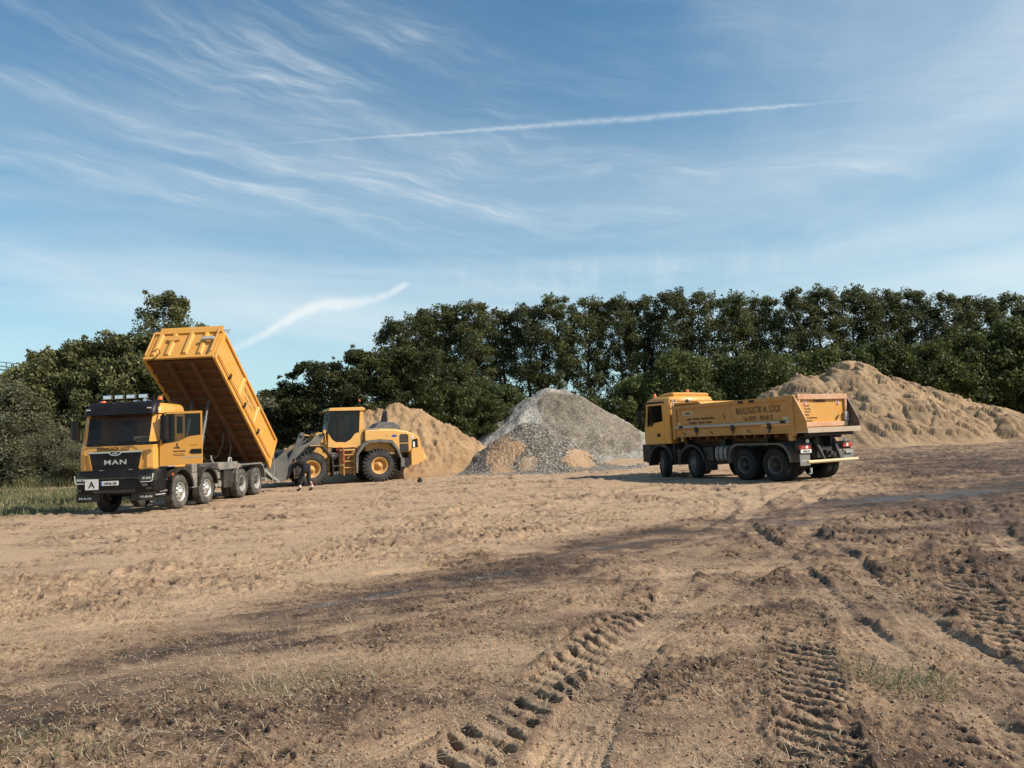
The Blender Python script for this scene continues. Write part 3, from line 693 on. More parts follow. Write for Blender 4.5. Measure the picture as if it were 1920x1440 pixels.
def truck_running_gear(t, xs, tm_f, tm_r, rim_f, rim_r, fender_mat, mud_mat, steer=0.0):
    """frame, axles, fenders, boxes common to both four-axle tippers; origin = ground under first axle"""
    f1 = truck_wheel(t, 'front', (xs[0], 1.22, .54), 1, tm_f, rim_f); f1.rotation_euler = (0, 0, steer)
    wheels_copy(f1, t, (xs[0], -1.22, .54), -1, steer)
    wheels_copy(f1, t, (xs[1], 1.22, .54), 1, steer*.7); wheels_copy(f1, t, (xs[1], -1.22, .54), -1, steer*.7)
    r1 = truck_wheel(t, 'rear', (xs[2], 1.25, .54), 1, tm_r, rim_r)
    for x, s in ((xs[2], -1), (xs[3], 1), (xs[3], -1)): wheels_copy(r1, t, (x, 1.25*s, .54), s)
    fr = MB(); x_end = xs[3]-.95
    for s in (-1, 1):
        y = .40*s
        fr.box(.95, x_end, y-.035, y+.035, .82, 1.10)
        fr.box(.95, x_end, y-.10*s-.045, y-.10*s+.045, .82, .85)
    for x in (.8, -.9, -2.6, -3.6, xs[2]+.3, (xs[2]+xs[3])/2, xs[3]-.6): fr.box(x-.06, x+.06, -.37, .37, .86, 1.06)
    fr.box(x_end-.03, x_end+.03, -.55, .55, .74, 1.10)
    fr.build('chassis_frame', [GREYF], t, .006)
    for x in xs:
        a = MB(); a.cyl((x, -1.0, .54), (x, 1.0, .54), .085, 12)
        if x in xs[2:]: a.sphere((x, 0, .56), .27, 0, 12, 1, 1, .95); a.box(x-.15, x+.15, -.75, -.5, .45, .85); a.box(x-.15, x+.15, .5, .75, .45, .85)
        else: a.box(x-.12, x+.12, -.6, -.35, .5, .82); a.box(x-.12, x+.12, .35, .6, .5, .82)
        a.build('axle', [GREYF], t)
    for s in (-1, 1):
        for x, big in ((xs[0], True), (xs[1], False)):
            ro, ri = (.74, .68) if big else (.69, .645)
            m = MB(); a0, a1 = (-8, 172) if big else (8, 172)
            o = arc(x, .56, ro, a0, a1, 18); i_ = arc(x, .56, ri, a1, a0, 18)
            y0, y1 = (.82*s, 1.265*s); m.prism(o+i_, y0, y1, 'y', 0)
            # flared outer lip
            m.prism(arc(x, .56, ro+.025, a0, a1, 18)+arc(x, .56, ri-.005, a1, a0, 18), 1.24*s, 1.285*s, 'y', 0)
            m.build('fender', [fender_mat if not big else BLKD], t, .008)
        g = MB(); zt = 1.24
        top = [(xs[2]+.64, .62), (xs[2]+.62, .95), (xs[2]+.50, 1.14), (xs[2]+.32, zt), (xs[3]-.30, zt), (xs[3]-.50, 1.14), (xs[3]-.66, .92), (xs[3]-.72, .66)]
        ins = [(x*1.0 + (-.035 if k < 4 else .035), z-.035) for k, (x, z) in enumerate(top)]
        g.prism(top+ins[::-1], .72*s, 1.27*s, 'y', 0)
        g.prism([(x+(.02 if k < 4 else -.02), z+.02) for k, (x, z) in enumerate(top)]+ins[::-1], 1.262*s, 1.30*s, 'y', 0)
        g.build('mudguard', [mud_mat], t, .006)
    return x_end

def bulge_section(z, xf, xr, yw, rc=.12, n=5, bow=.05):
    """plan outline of a cab: bowed front, rounded front corners, square rear"""
    pts = []
    for k in range(9):
        y = -yw+rc + (2*yw-2*rc)*k/8; pts.append((xf - bow*(abs(y)/(yw))**2.2, y, z))
    xc = xf-bow*((yw-rc)/yw)**2.2
    fr = [(xc-rc+rc*math.cos(R(a)), -yw+rc-rc*math.sin(R(a)), z) for a in (80, 55, 30, 10)]
    fl = [(xc-rc+rc*math.cos(R(a)), yw-rc+rc*math.sin(R(a)), z) for a in (10, 30, 55, 80)]
    return fr + pts + fl + [(xr+.05, yw, z), (xr, yw-.05, z), (xr, -yw+.05, z), (xr+.05, -yw, z)]

def cab_shell(t, xr=-.42, ymax=1.15, roofz=3.30, open_left=True, body=YEL):
    """cab with front panel, pillars, roof, rear wall, side walls with window holes. returns nothing"""
    W = ymax
    front = MB()
    front.loft([bulge_section(z, xf, 1.12, W, .13) for z, xf in ((1.32, 1.44), (1.55, 1.45), (1.85, 1.44), (2.03, 1.415))])
    front.build('front_panel', [body], t, .01)
    fl = MB(); fl.box(xr, 1.12, -W+.06, W-.06, 1.30, 1.38); fl.box(xr+.06, 1.1, -W+.08, W-.08, 1.38, 1.42)
    fl.box(1.0, 1.14, -W+.06, W-.06, 1.42, 2.02); fl.build('floor_pan', [DARKIN], t)
    # rear wall and roof
    rw = MB(); rw.box(xr, xr+.06, -W+.05, W-.05, 1.32, 3.0); rw.build('rear_wall', [body], t, .02)
    rf = MB()
    rf.loft([bulge_section(2.97, 1.14, xr, W, .12, bow=.05), bulge_section(3.12, 1.12, xr, W-.005, .12, bow=.05), bulge_section(roofz-.09, 1.02, xr+.02, W-.03, .14), bulge_section(roofz-.03, .92, xr+.06, W-.08, .14), bulge_section(roofz, .75, xr+.12, W-.17, .16)], 0, True)
    rf.build('roof', [body], t)
    for s in (-1, 1):
        # A pillars
        p = MB(); a = [(1.40, W-.20), (1.34, W-.115), (1.27, W-.005), (1.16, W), (1.16, W-.06), (1.24, W-.12)]
        b = [(1.15, W-.19), (1.11, W-.12), (1.05, W-.02), (.96, W-.01), (.96, W-.06), (1.04, W-.12)]
        p.loft([[(x, y*s, 2.0) for x, y in a], [(x, y*s, 3.0) for x, y in b]]); p.build('windscreen_pillar', [body], t, .008)
        if s > 0 and open_left:
            # rear quarter panel with a small window, sill below the door
            q = MB(); q.prism([(xr, 1.32), (.22, 1.32), (.22, 2.22), (.16, 2.36), (xr, 2.36)], (W-.06), W, 'y')
            q.prism([(xr, 2.36), (xr+.12, 2.36), (xr+.12, 2.9), (xr, 2.98)], W-.06, W, 'y'); q.prism([(.10, 2.36), (.22, 2.36), (.22, 2.98), (.10, 2.9)], W-.06, W, 'y')
            q.prism([(xr, 2.98), (.22, 2.98), (.10, 2.9), (xr+.12, 2.9)], W-.06, W, 'y')
            q.build('side_panel', [body], t, .01)
            g = MB(); g.box(xr+.11, .11, W-.035, W-.025, 2.35, 2.92); g.build('side_window', [SIDEG], t)
            d = MB(); d.prism([(.22, 1.34), (1.22, 1.34), (1.22, 1.42), (.22, 1.42)], W-.10, W-.01, 'y'); d.prism([(.20, 1.4), (.26, 1.4), (.26, 2.98), (.20, 2.98)], W-.09, W-.02, 'y'); d.build('door_frame', [BLK], t, .005)
        else:
            q = MB(); q.prism([(xr, 1.32), (.20, 1.32), (.20, 2.98), (xr, 2.98)], (W-.06)*s, W*s, 'y'); q.build('side_panel', [body], t, .01)
            d = MB(); X0, X1 = .215, 1.22
            d.prism([(X0, 1.34), (1.24, 1.34), (1.24, 2.0), (.95, 1.98), (.60, 2.16), (X0, 2.20)], (W-.05)*s, (W+.004)*s, 'y')
            d.prism([(X0, 2.20), (X0+.09, 2.18), (X0+.09, 2.88), (X0, 2.95)], (W-.05)*s, (W+.004)*s, 'y')
            d.prism([(X0, 2.95), (X0+.09, 2.88), (1.0, 2.88), (1.0, 2.95)], (W-.05)*s, (W+.004)*s, 'y')
            dd = d.build('door', [body], t, .012)
            g = MB(); g.prism([(X0+.08, 2.15), (.60, 2.13), (.95, 1.96), (1.24, 1.98), (1.0, 2.9), (X0+.08, 2.9)], (W-.032)*s, (W-.024)*s, 'y'); g.build('window', [SIDEG], dd)
            hh = MB(); hh.box(.28, .50, (W+.003)*s, (W+.02)*s, 1.66, 1.76); hh.build('handle', [BLK], dd, .008)
    # windscreen
    ws = MB(); z0, z1 = 2.03, 2.99
    s0 = [(1.415-.05*abs(y/1.0)**2.2, y, z0) for y in np.linspace(-W+.16, W-.16, 9)]; s1 = [(1.17-.05*abs(y/1.0)**2.2, y*.985, z1) for y in np.linspace(-W+.16, W-.16, 9)]
    ws.loft([s0+[(x-.012, y, z) for x, y, z in s0[::-1]], s1+[(x-.012, y, z) for x, y, z in s1[::-1]]], 0)
    ws.build('windscreen', [WIND], t)
    # interior
    it = MB(); it.loft([bulge_section(1.42, 1.10, .85, W-.12, .1), bulge_section(2.02, 1.28, .86, W-.12, .1), bulge_section(2.07, 1.22, .92, W-.14, .1)]); it.build('dashboard', [DARKIN], t, .01)
    for y in (-.62, .62):
        sm = MB(); sm.box(-.1, .42, y-.26, y+.26, 1.75, 1.92); sm.prism([(-.22, 1.85), (-.05, 1.9), (-.18, 2.62), (-.30, 2.62)], y-.25, y+.25, 'y'); sm.box(-.30, -.2, y-.14, y+.14, 2.64, 2.84); sm.box(-.1, .3, y-.2, y+.2, 1.42, 1.75)
        sm.build('seat', [SEAT], t, .03)
    sw = MB(); c = Vector((.84, .62, 2.12)); ax = Vector((-.55, 0, .83)).normalized(); u = Vector((0, 1, 0)); w = ax.cross(u)
    sw.tube([c+(u*math.cos(2*PI*k/20)+w*math.sin(2*PI*k/20))*.22 for k in range(21)], .016, 6); sw.cyl(c-ax*.25, c, .03, 8); sw.cyl(c-u*.2, c+u*.2, .015, 6)
    sw.build('steering_wheel', [BLK], t)

def mirror(t, side, x, y, z0, z1, arm_from, mat=None):
    m = MB(); s = side
    m.loft([[(x-.07, y-.02*s, z), (x+.06, y-.04*s, z), (x+.09, y+.10*s, z), (x+.03, y+.20*s, z), (x-.06, y+.20*s, z)] for z in (z0, z0+.04, z1-.04, z1)])
    o = m.build('mirror', [mat or BLK], t, .025)
    g = MB(); g.box(x-.078, x-.071, y+.0*s, y+.18*s, z0+.04, z1-.04); g.build('mirror_glass', [DARKG], o)
    a = MB(); a.tube([arm_from, (x, y+.05*s, z1+.06), (x, y+.05*s, z1-.1)], .018, 6); a.build('arm', [BLK], o); a = MB(); a.tube([(arm_from[0]+.05, arm_from[1], z0-.03), (x, y+.05*s, z0-.05), (x, y+.05*s, z0+.1)], .018, 6); a.build('arm', [BLK], o)
    return o
def beacon(parent, x, y, z, r=.065, h=.15):
    b = MB(); b.cyl((x, y, z), (x, y, z+.035), r*1.1, 14); o = b.build('beacon', [BLK], parent)
    l = MB(); l.lathe([(r, 0), (r*.98, h*.6), (r*.8, h*.9), (.001, h)], (x, y, z+.035), 'z', 14); l.build('lens', [ORG], o)
    return o

# ------------------------------------------------------------------ tipper with its body raised (left)
def raised_tipper():
    t = empty('tipper_truck', (-11.68, 23.29, 0), -1.616, 'yellow four-axle tipper with its body raised and driver door open, facing the viewer', 'tipper truck')
    xs = (0, -1.8, -4.6, -6.0)
    truck_running_gear(t, xs, TYRE, TYRE, ALU, RIMG, BLKD, GREYD)
    cab_shell(t)
    W = 1.15
    # ---- front: visor, grille, bumper
    v = MB(); v.loft([bulge_section(z, xf, .88, w_, .16) for z, xf, w_ in ((2.955, 1.36, 1.09), (3.05, 1.35, 1.09), (3.30, 1.20, 1.05), (3.345, 1.1, 1.0), (3.35, .95, .96))], 0, True)
    vv = v.build('sun_visor', [BLK], t)
    for y in (-.93, .93):
        p = MB(); p.box(1.295, 1.325, y-.055, y+.055, 3.11, 3.14); p.build('marker_lamp', [WHT], vv)
    gr = MB(); gr.prism([(-.80, 1.83), (.80, 1.83), (.76, 1.62), (.70, 1.36), (.66, 1.27), (-.66, 1.27), (-.70, 1.36), (-.76, 1.62)], 1.40, 1.475, 'x')
    for z in (1.40, 1.46, 1.68, 1.74): gr.box(1.47, 1.484, -.66, .66, z, z+.018)
    g = gr.build('grille', [BLK], t, .01)
    ch = MB(); ch.prism([(-.84, 1.865), (.84, 1.865), (.82, 1.825), (.20, 1.822), (.13, 1.76), (.0, 1.735), (-.13, 1.76), (-.20, 1.822), (-.82, 1.825)], 1.44, 1.492, 'x'); ch.build('chrome_strip', [CHR], g, .004)
    for s in (-1, 1):
        e = MB(); e.prism([(s*.84, 1.865), (s*.80, 1.855), (s*.70, 1.36), (s*.725, 1.35)], 1.44, 1.483, 'x'); e.build('grille_edge', [YEL], g)
    bd = MB(); bd.prism([(-.15, 1.85), (.15, 1.85), (.12, 1.79), (.0, 1.765), (-.12, 1.79)], 1.488, 1.5, 'x'); bdo = bd.build('badge', [BLK], g)
    an = MB(); an.prism([(-.08, 1.80), (-.05, 1.825), (-.02, 1.815), (.03, 1.835), (.08, 1.832), (.07, 1.815), (.085, 1.80), (.05, 1.808), (.055, 1.788), (.02, 1.80), (-.03, 1.795), (-.05, 1.782), (-.045, 1.80)], 1.5, 1.506, 'x'); an.build('emblem', [CHR], bdo)
    lettering('lettering', 'MAN', .19, CHR, g, (1.478, 0, 1.49), (0, 1, 0), (0, 0, 1), 1.55, .004, spacing=1.15)
    for y in (-.42, .46):
        k = MB(); k.box(1.47, 1.487, y-.06, y+.06, 1.318, 1.33); k.build('marker_strip', [CHR], g)
    lettering('lettering', 'BAULOGISTIK LÜCK', .145, INK, t, (1.452, -.08, 1.89), (0, 1, 0), (-.05, 0, 1), .72, .003, depth=.004, spacing=1.06)
    for s in (-1, 1):   # corner air deflectors
        d = MB(); d.loft([[(1.40, s*.90, z0), (1.455, s*(.93-.0*k), z0), (1.40, s*1.10, z0), (1.25, s*1.175, z0), (1.22, s*1.15, z0)] for k, z0 in enumerate((1.36, 1.5, 1.82))]); d.build('air_deflector', [YEL], t, .012)
    bp = MB()
    bp.loft([bulge_section(z, xf, xr, w_, .18, bow=.10) for z, xf, xr, w_ in ((.62, 1.50, 1.0, 1.20), (.70, 1.55, .95, 1.235), (.98, 1.56, .92, 1.24), (1.24, 1.52, .92, 1.235), (1.315, 1.47, .95, 1.20))])
    b = bp.build('bumper', [BLK], t, .012)
    lo = MB(); lo.box(1.44, 1.575, -.62, .62, .66, .74); lo.box(1.50, 1.582, -.75, .75, 1.05, 1.10); lo.build('step_plate', [BLKD], b, .01)
    for s in (-1, 1):
        sk = MB(); sk.prism([(s*1.20, .66), (s*.50, .66), (s*.47, .60), (s*.47, .42), (s*1.17, .40)], 1.43, 1.465, 'x'); so = sk.build('skirt_flap', [BLKD], b, .006)
        lettering('lettering', 'MAN', .085, WHT, so, (1.467, s*.92-.0, .49), (0, 1, 0), (0, 0, 1), 1.7, .003, spacing=1.35)
        hl = MB(); hl.prism([(s*.72, 1.11), (s*1.13, 1.20), (s*1.18, 1.19), (s*1.17, .99), (s*1.10, .95), (s*.80, .95)], 1.44, 1.566, 'x'); ho = hl.build('headlight', [DARKG], b, .01)
        st = MB(); st.prism([(s*.80, .962), (s*.81, .945), (s*1.11, .945), (s*1.165, .98), (s*1.185, 1.19), (s*1.165, 1.19), (s*1.145, 1.0), (s*1.10, .966)], 1.55, 1.573, 'x'); st.build('light_strip', [WHT], ho)
        for k, y in enumerate((.90, 1.0, 1.08)):
            q = MB(); q.prism([(s*(y-.035), 1.03), (s*(y+.03), 1.03), (s*(y+.035), 1.10), (s*(y-.03), 1.09)], 1.56, 1.571, 'x'); q.build('lens', [LENS], ho)
        fg = MB(); fg.prism([(s*.98, .72), (s*1.12, .74), (s*1.12, .80), (s*.96, .79)], 1.52, 1.56, 'x'); fg.build('fog_lamp', [DARKG], b, .005)
    lettering('lettering', '510', .09, CHR, b, (1.565, .93, .835), (0, 1, 0), (0, 0, 1), 1.2)
    ap = MB(); ap.box(1.572, 1.584, -.85, -.45, .77, 1.08); ao = ap.build('sign_plate', [WHT], t, .003); ao['label'] = 'white square plate with a black letter A'
    lettering('lettering', 'A', .27, INK, ao, (1.585, -.65, .828), (0, 1, 0), (0, 0, 1), 1.0, .004)
    npl = MB(); npl.box(1.574, 1.586, -.385, .155, .88, 1.01); no = npl.build('number_plate', [WHT], t, .003)
    eb = MB(); eb.box(1.586, 1.588, -.383, -.335, .884, 1.006); eb.build('blue_band', [BLUE], no)
    lettering('lettering', 'OPR·BL 500', .092, INK, no, (1.587, -.09, .91), (0, 1, 0), (0, 0, 1), .82, .002)
    # windscreen things
    for y0, y1 in ((-.75, -.15), (.25, .78)):
        w = MB(); w.tube([(1.455, y1, 2.03), (1.435, (y0+y1)/2, 2.09), (1.425, y0, 2.12)], .012, 6); w.tube([(1.43, y0-.2, 2.10), (1.425, y0+.35, 2.135)], .014, 6); w.build('wiper', [BLK], t)
    nb = MB(); nb.box(1.20, 1.21, .40, .93, 2.13, 2.29); bo = nb.build('name_board', [CREAM], t, .003); bo['label'] = 'cream name board behind the windscreen'
    lettering('lettering', 'SANDRO', .13, INK, bo, (1.212, .66, 2.155), (0, 1, 0), (0, 0, 1), .95, .003)
    # light bar on the roof
    lb = MB(); lb.tube([(1.0, -.95, 3.34), (1.0, -.92, 3.42), (1.0, .92, 3.42), (1.0, .95, 3.34)], .022, 8); l = lb.build('light_bar', [BLK], t)
    for y in (-.50, -.14, .22, .60):
        q = MB(); q.box(.96, 1.07, y-.125, y+.125, 3.44, 3.565); qo = q.build('spotlight', [CHR], l, .015)
        z = MB(); z.box(1.07, 1.078, y-.105, y+.105, 3.455, 3.55); z.build('lens', [DARKG if False else LENS], qo, .004)
    beacon(t, .75, -.82, 3.33, .09, .08); beacon(t, .62, 1.02-.12, 3.36, .075, .12)
    hn = MB(); hn.tube([(.7, .66, 3.36), (1.05, .66, 3.38)], [.03, .06], 10); hn.build('air_horn', [CHR], t); hn = MB(); hn.tube([(.6, .30, 3.36), (.95, .30, 3.38)], [.03, .055], 10); hn.build('air_horn', [CHR], t)
    rk = MB(); rk.tube([(.5, -1.0, 3.38), (-.45, -1.0, 3.34)], .018, 6); rk.tube([(.5, 1.0, 3.38), (-.45, 1.0, 3.34)], .018, 6); rk.tube([(-.3, -1.0, 3.35), (-.3, 1.0, 3.35)], .018, 6); rk.build('roof_rail', [BLK], t)
    mirror(t, -1, 1.22, -1.30, 2.26, 2.82, (1.1, -1.1, 2.95))
    mirror(t, 1, 1.22, 1.28, 2.16, 2.88, (1.1, 1.1, 2.95))
    fm = MB(); fm.loft([[(1.50, .98, z), (1.58, 1.05, z), (1.55, 1.32, z), (1.45, 1.30, z)] for z in (2.03, 2.12)]); fm.build('kerb_mirror', [BLK], t, .02)
    # ---- open door, hinged at the front edge
    D = bpy.data.objects.new('door', None)
    dm = MB(); L = 1.22
    dm.prism([(.02, -.05), (.03, .60), (.25, .62), (.55, .66), (.85, .80), (L, .84), (L, -.02)], -.03, .03, 'y')
    dm.prism([(.16, 1.55), (.16, 1.49), (L-.04, 1.49), (L-.04, .84), (L, .84), (L, 1.56)], -.02, .02, 'y')
    dm.prism([(.03, .60), (.08, .60), (.21, 1.53), (.16, 1.55)], -.02, .02, 'y')
    d = dm.build('door', [YEL], t, .01)
    d.location = (1.20, W+.02, 1.43); d.rotation_euler = (0, 0, R(180-78))      # local +x runs away from the hinge
    # outer face is local -y after the turn
    gl = MB(); gl.prism([(.06, .61), (.25, .62), (.55, .66), (.85, .80), (L-.03, .84), (L-.03, 1.49), (.17, 1.49)], -.006, .006, 'y'); gl.build('window', [SIDEG], d)
    hd = MB(); hd.prism([(.86, .34), (.92, .28), (L-.01, .28), (L-.01, .42), (.92, .42)], -.042, -.028, 'y'); hd.build('handle', [BLK], d, .004)
    dt = MB(); dt.box(.05, L-.02, .028, .05, .02, .56); dt.build('door_trim', [DARKIN], d, .01)
    sp = MB(); sp.box(.66, L-.01, -.034, -.029, .175, .20); sp.build('grey_stripe', [RIMG], d)
    lg = MB(); lg.box(.50, .53, -.036, -.03, .49, .62); lg.box(.47, .60, -.036, -.03, .455, .475); lg.box(.44, .475, -.036, -.03, .455, .50); lg.box(.53, .565, -.036, -.03, .475, .51); lg.build('logo', [INK], d)
    lettering('lettering', 'BAULOGISTIK', .058, INK, d, (.58, -.031, .35), (1, 0, 0), (0, 0, 1), .95, .002)
    lettering('lettering', 'Tel. 03391 - 700 60 27', .036, INK, d, (.55, -.031, .275), (1, 0, 0), (0, 0, 1), .95)
    lettering('lettering', 'www.baulogistik-lueck.de', .034, INK, d, (.57, -.031, .235), (1, 0, 0), (0, 0, 1), .95)
    lettering('lettering', 'www.baulogistik.de', .03, INK, d, (.98, -.031, .53), (1, 0, 0), (0, 0, 1), .95)
    sb = MB(); sb.box(.20, 1.24, W-.05, W+.006, 1.345, 1.42); sb.build('sill_strip', [RIMG], t)
    # steps below the door
    stp = MB(); stp.prism([(.70, .50), (1.28, .46), (1.28, 1.30), (.78, 1.30)], .98, 1.17, 'y'); so = stp.build('cab_step', [BLKD], t, .02)
    for z in (.62, .95): 
        q = MB(); q.box(.78, 1.24, 1.165, 1.215, z, z+.05); q.build('tread', [GREYD], so, .006)
    pin = MB(); pin.cyl((1.5, 1.22, .56), (1.05, 1.26, .56), .02, 8); pin.build('tow_pin', [RIMG], t)
    tl = MB(); tl.box(.60, .68, 1.27, 1.295, 1.08, 1.15); tl.build('side_lamp', [ORG], t)
    # ---- equipment along the frame
    e = MB(); e.box(-2.65, -4.25, .50, 1.22, 1.16, 1.36); e.box(-2.7, -4.2, 1.20, 1.235, 1.10, 1.18); eo = e.build('side_platform', [GREYD], t, .015)
    e = MB(); e.box(-3.15, -3.75, .62, 1.20, .46, 1.10); e.box(-3.18, -3.78, .60, 1.22, 1.09, 1.12); e.build('battery_box', [GREYF], t, .02)
    for z, x in ((.62, -2.72), (.62, -2.98)):
        e = MB(); e.cyl((x, .55, z), (x, 1.12, z), .12, 16); e.build('air_tank', [GREYD], t)
    e = MB(); e.box(-2.35, -2.95, .5, 1.15, .80, 1.12); e.build('valve_box', [GREYD], t, .02)
    e = MB(); e.box(-.72, -1.15, .72, 1.2, .60, 1.10); e.box(-.75, -1.1, .8, 1.22, 1.10, 1.42); e.build('urea_tank', [GREYD], t, .03)
    e = MB(); e.box(-.62, -.86, .3, .9, 1.3, 1.62); e.box(-.5, -.62, -.9, .9, 1.2, 1.5); e.build('air_filter', [BLKD], t, .03)
    e = MB(); e.tube([(-2.5, 1.1, 1.36), (-2.35, 1.1, 1.5), (-2.35, 1.1, 1.62)], .03, 8); e.tube([(-3.95, 1.0, 1.36), (-4.0, 1.0, 1.5), (-4.15, 1.0, 1.5), (-4.2, 1.0, 1.36)], .035, 8); e.build('pipe_bracket', [RIMG], t)
    # sub-frame carrying the pivot
    sf = MB()
    for s in (-1, 1): sf.box(-1.5, -7.1, .36*s-.05, .36*s+.05, 1.105, 1.26)
    sf.box(-2.7, -3.2, -.6, .6, 1.12, 1.34); sf.box(-6.95, -7.1, -.9, .9, 1.0, 1.2); sf.build('sub_frame', [GREYD], t, .008)
    # telescopic rams
    for y in (.30, -.30):
        top = (-3.92, y, 3.62); bot = (-3.02, y, 1.34)
        a = Vector(bot); b2 = Vector(top)
        m = MB(); m.cyl(a, a+(b2-a)*.09, .15, 16); ro = m.build('lift_ram', [RIMG], t)
        m = MB()
        for k, (f0, f1, r_) in enumerate(((.05, .42, .085), (.42, .72, .068), (.72, 1.0, .052))):
            m.cyl(a+(b2-a)*f0, a+(b2-a)*f1, r_, 16); m.cyl(a+(b2-a)*(f1-.015), a+(b2-a)*f1, r_+.018, 16)
        m.build('ram_stage', [paint('ram_steel', (.09, .09, .095), .4, metal=.4, dust=.25, bump=0)], ro)
    hs = MB(); hs.tube([(-3.2, .5, 1.4), (-3.9, .6, 1.55), (-4.5, .55, 2.0), (-4.9, .4, 2.6)], .022, 6); hs.tube([(-4.6, .7, 1.35), (-4.9, .7, 1.9), (-4.7, .6, 2.7)], .018, 6); hs.build('hose', [BLK], t)
    # ---- the raised body
    al = R(38.2); Lb, H = 6.35, 1.27; Yw = 1.25
    m = MB(); m.box(0, Lb, -Yw+.02, Yw-.02, .10, .15)
    for s in (-1, 1): m.box(.1, Lb-.12, s*.42-.06, s*.42+.06, -.12, .10)
    bd = m.build('dump_body', [UNDER_SHADE], t, .006); bd.location = (-7.32, 0, 1.10); bd.rotation_euler = (0, -al, 0)
    for k in range(13):
        x = .22+k*(Lb-.4)/12; q = MB(); q.prism([(x-.06, .10), (x+.06, .10), (x+.035, .0), (x-.035, .0)], -Yw+.04, Yw-.04, 'y'); q.build('cross_member', [UNDER_SHADE], bd)
    for s in (-1, 1):
        r_ = MB(); r_.box(0, Lb, s*(Yw-.05), s*(Yw+.005), -.02, .22); r_.box(0, Lb, s*(Yw+.0), s*(Yw+.045), .19, .24); r_.box(0, Lb, s*(Yw), s*(Yw+.03), -.02, .02)
        r_.build('floor_rail', [YELB], bd, .006)
        w = MB(); w.box(.10, Lb-.10, s*(Yw-.03), s*Yw, .25, H)
        w.box(.10, Lb-.10, s*(Yw-.0), s*(Yw+.06), .25, .31); w.box(.10, Lb-.10, s*(Yw-.04), s*(Yw+.075), H-.09, H)
        w.box(.10, .20, s*Yw, s*(Yw+.05), .31, H-.09); w.box(Lb-.20, Lb-.10, s*Yw, s*(Yw+.05), .31, H-.09)
        for x in (Lb*.355, Lb*.62):
            w.addf([(x-.13, s*Yw, .31), (x+.13, s*Yw, .31), (x+.13, s*Yw, H-.09), (x-.13, s*Yw, H-.09), (x-.07, s*(Yw+.055), .31), (x+.07, s*(Yw+.055), .31), (x+.07, s*(Yw+.055), H-.09), (x-.07, s*(Yw+.055), H-.09)], [(4,5,6,7),(0,1,5,4),(1,2,6,5),(2,3,7,6),(3,0,4,7)])
        wo = w.build('side_wall', [YELB], bd, .006)
        for x in (Lb*.30, Lb*.55, Lb*.80):
            q = MB(); q.box(x-.05, x+.05, s*(Yw+.02), s*(Yw+.11), .17, .36); q.tube([(x, s*(Yw+.08), .22), (x, s*(Yw-.18), -.06)], .022, 6); q.build('hinge', [BLKD], wo, .008)
        if s > 0:
            lettering('lettering', 'BAULOGISTIK N. LÜCK', .25, INKW, wo, (Lb*.49, Yw+.001, .80), (-1, 0, 0), (0, 0, 1), .50, .004)
            lettering('lettering', 'Tel. 03391 - 700 60 27', .15, INKW, wo, (Lb*.49, Yw+.001, .58), (-1, 0, 0), (0, 0, 1), .65, .002)
        for x in (.05, Lb-.05):
            q = MB(); q.box(x-.05, x+.05, s*(Yw-.06), s*(Yw+.05), .0, H+.03); q.build('corner_post', [YELB], bd, .008)
    fw = MB(); fw.box(Lb-.02, Lb+.03, -Yw+.06, Yw-.06, 0, H+.04); fw.box(Lb+.03, Lb+.10, -Yw+.0, Yw-.0, H-.06, H+.05); fw.box(Lb+.03, Lb+.08, -Yw, Yw, -.02, .08)
    for y in (-.95, -.45, .15, .70):
        sl = .0
        lo_ = .10 if y not in (.15,) else .16
        fw.addf([(Lb+.03, y-.10, lo_), (Lb+.03, y+.10, lo_), (Lb+.03, y+.10, H-.06), (Lb+.03, y-.10, H-.06), (Lb+.11, y-.05, lo_+.07), (Lb+.11, y+.05, lo_+.07), (Lb+.11, y+.05, H-.06), (Lb+.11, y-.05, H-.06)], [(4,5,6,7),(0,1,5,4),(1,2,6,5),(2,3,7,6),(3,0,4,7)])
    f = fw.build('front_wall', [YELB], bd, .006)
    tp = MB(); tp.prism([(Lb+.10, H+.05), (Lb+.02, H+.05), (Lb+.0, H+.20), (Lb+.06, H+.24), (Lb+.10, H+.235)], -Yw+.2, Yw-.02, 'y'); tp.build('tarp_housing', [YELB], f, .01)
    br = MB(); br.prism([(-.62, 1.0), (-.40, 1.08), (-.20, .98), (-.12, 1.02), (-.20, .86), (-.40, .80), (-.58, .82)], Lb+.03, Lb+.13, 'x'); br.build('bracket', [YELB], f, .01)
    wl = MB(); wl.box(Lb+.12, Lb+.22, .66, 1.12, .72, .86); wl.build('work_lamp', [RIMG], f, .02)
    pr = MB(); pr.tube([(Lb+.16, 1.14, .15), (Lb+.16, 1.16, 1.30)], .035, 10); pr.tube([(Lb+.14, -1.18, .1), (Lb+.14, -1.2, 1.2)], .03, 10); pr.build('tarp_ram', [YELO], f)
    h2 = MB(); h2.tube([(Lb+.1, -1.0, .28), (Lb+.16, -.8, .40), (Lb+.14, -.68, .22), (Lb+.1, -.8, .02), (Lb+.05, -.95, -.05)], .018, 6); h2.build('hose', [BLK], f)
    cl = MB(); cl.tube([(Lb+.05, 1.1, H+.20), (Lb-.25, 1.32, H+.22)], .02, 6); cl.tube([(Lb-.15, 1.05, H+.26), (Lb-.15, 1.4, H+.26)], .018, 6); cl.build('tarp_bow', [RIMG], f)
    tg = MB(); tg.box(-.04, .02, -Yw+.05, Yw-.05, .15, H); tg.box(-.09, -.04, -Yw+.05, Yw-.05, H-.12, H); tg.box(-.09, -.04, -Yw+.05, Yw-.05, .15, .27)
    for y in (-.8, 0, .8): tg.box(-.085, -.04, y-.05, y+.05, .27, H-.12)
    to = tg.build('tailgate', [YELB], bd, .006)
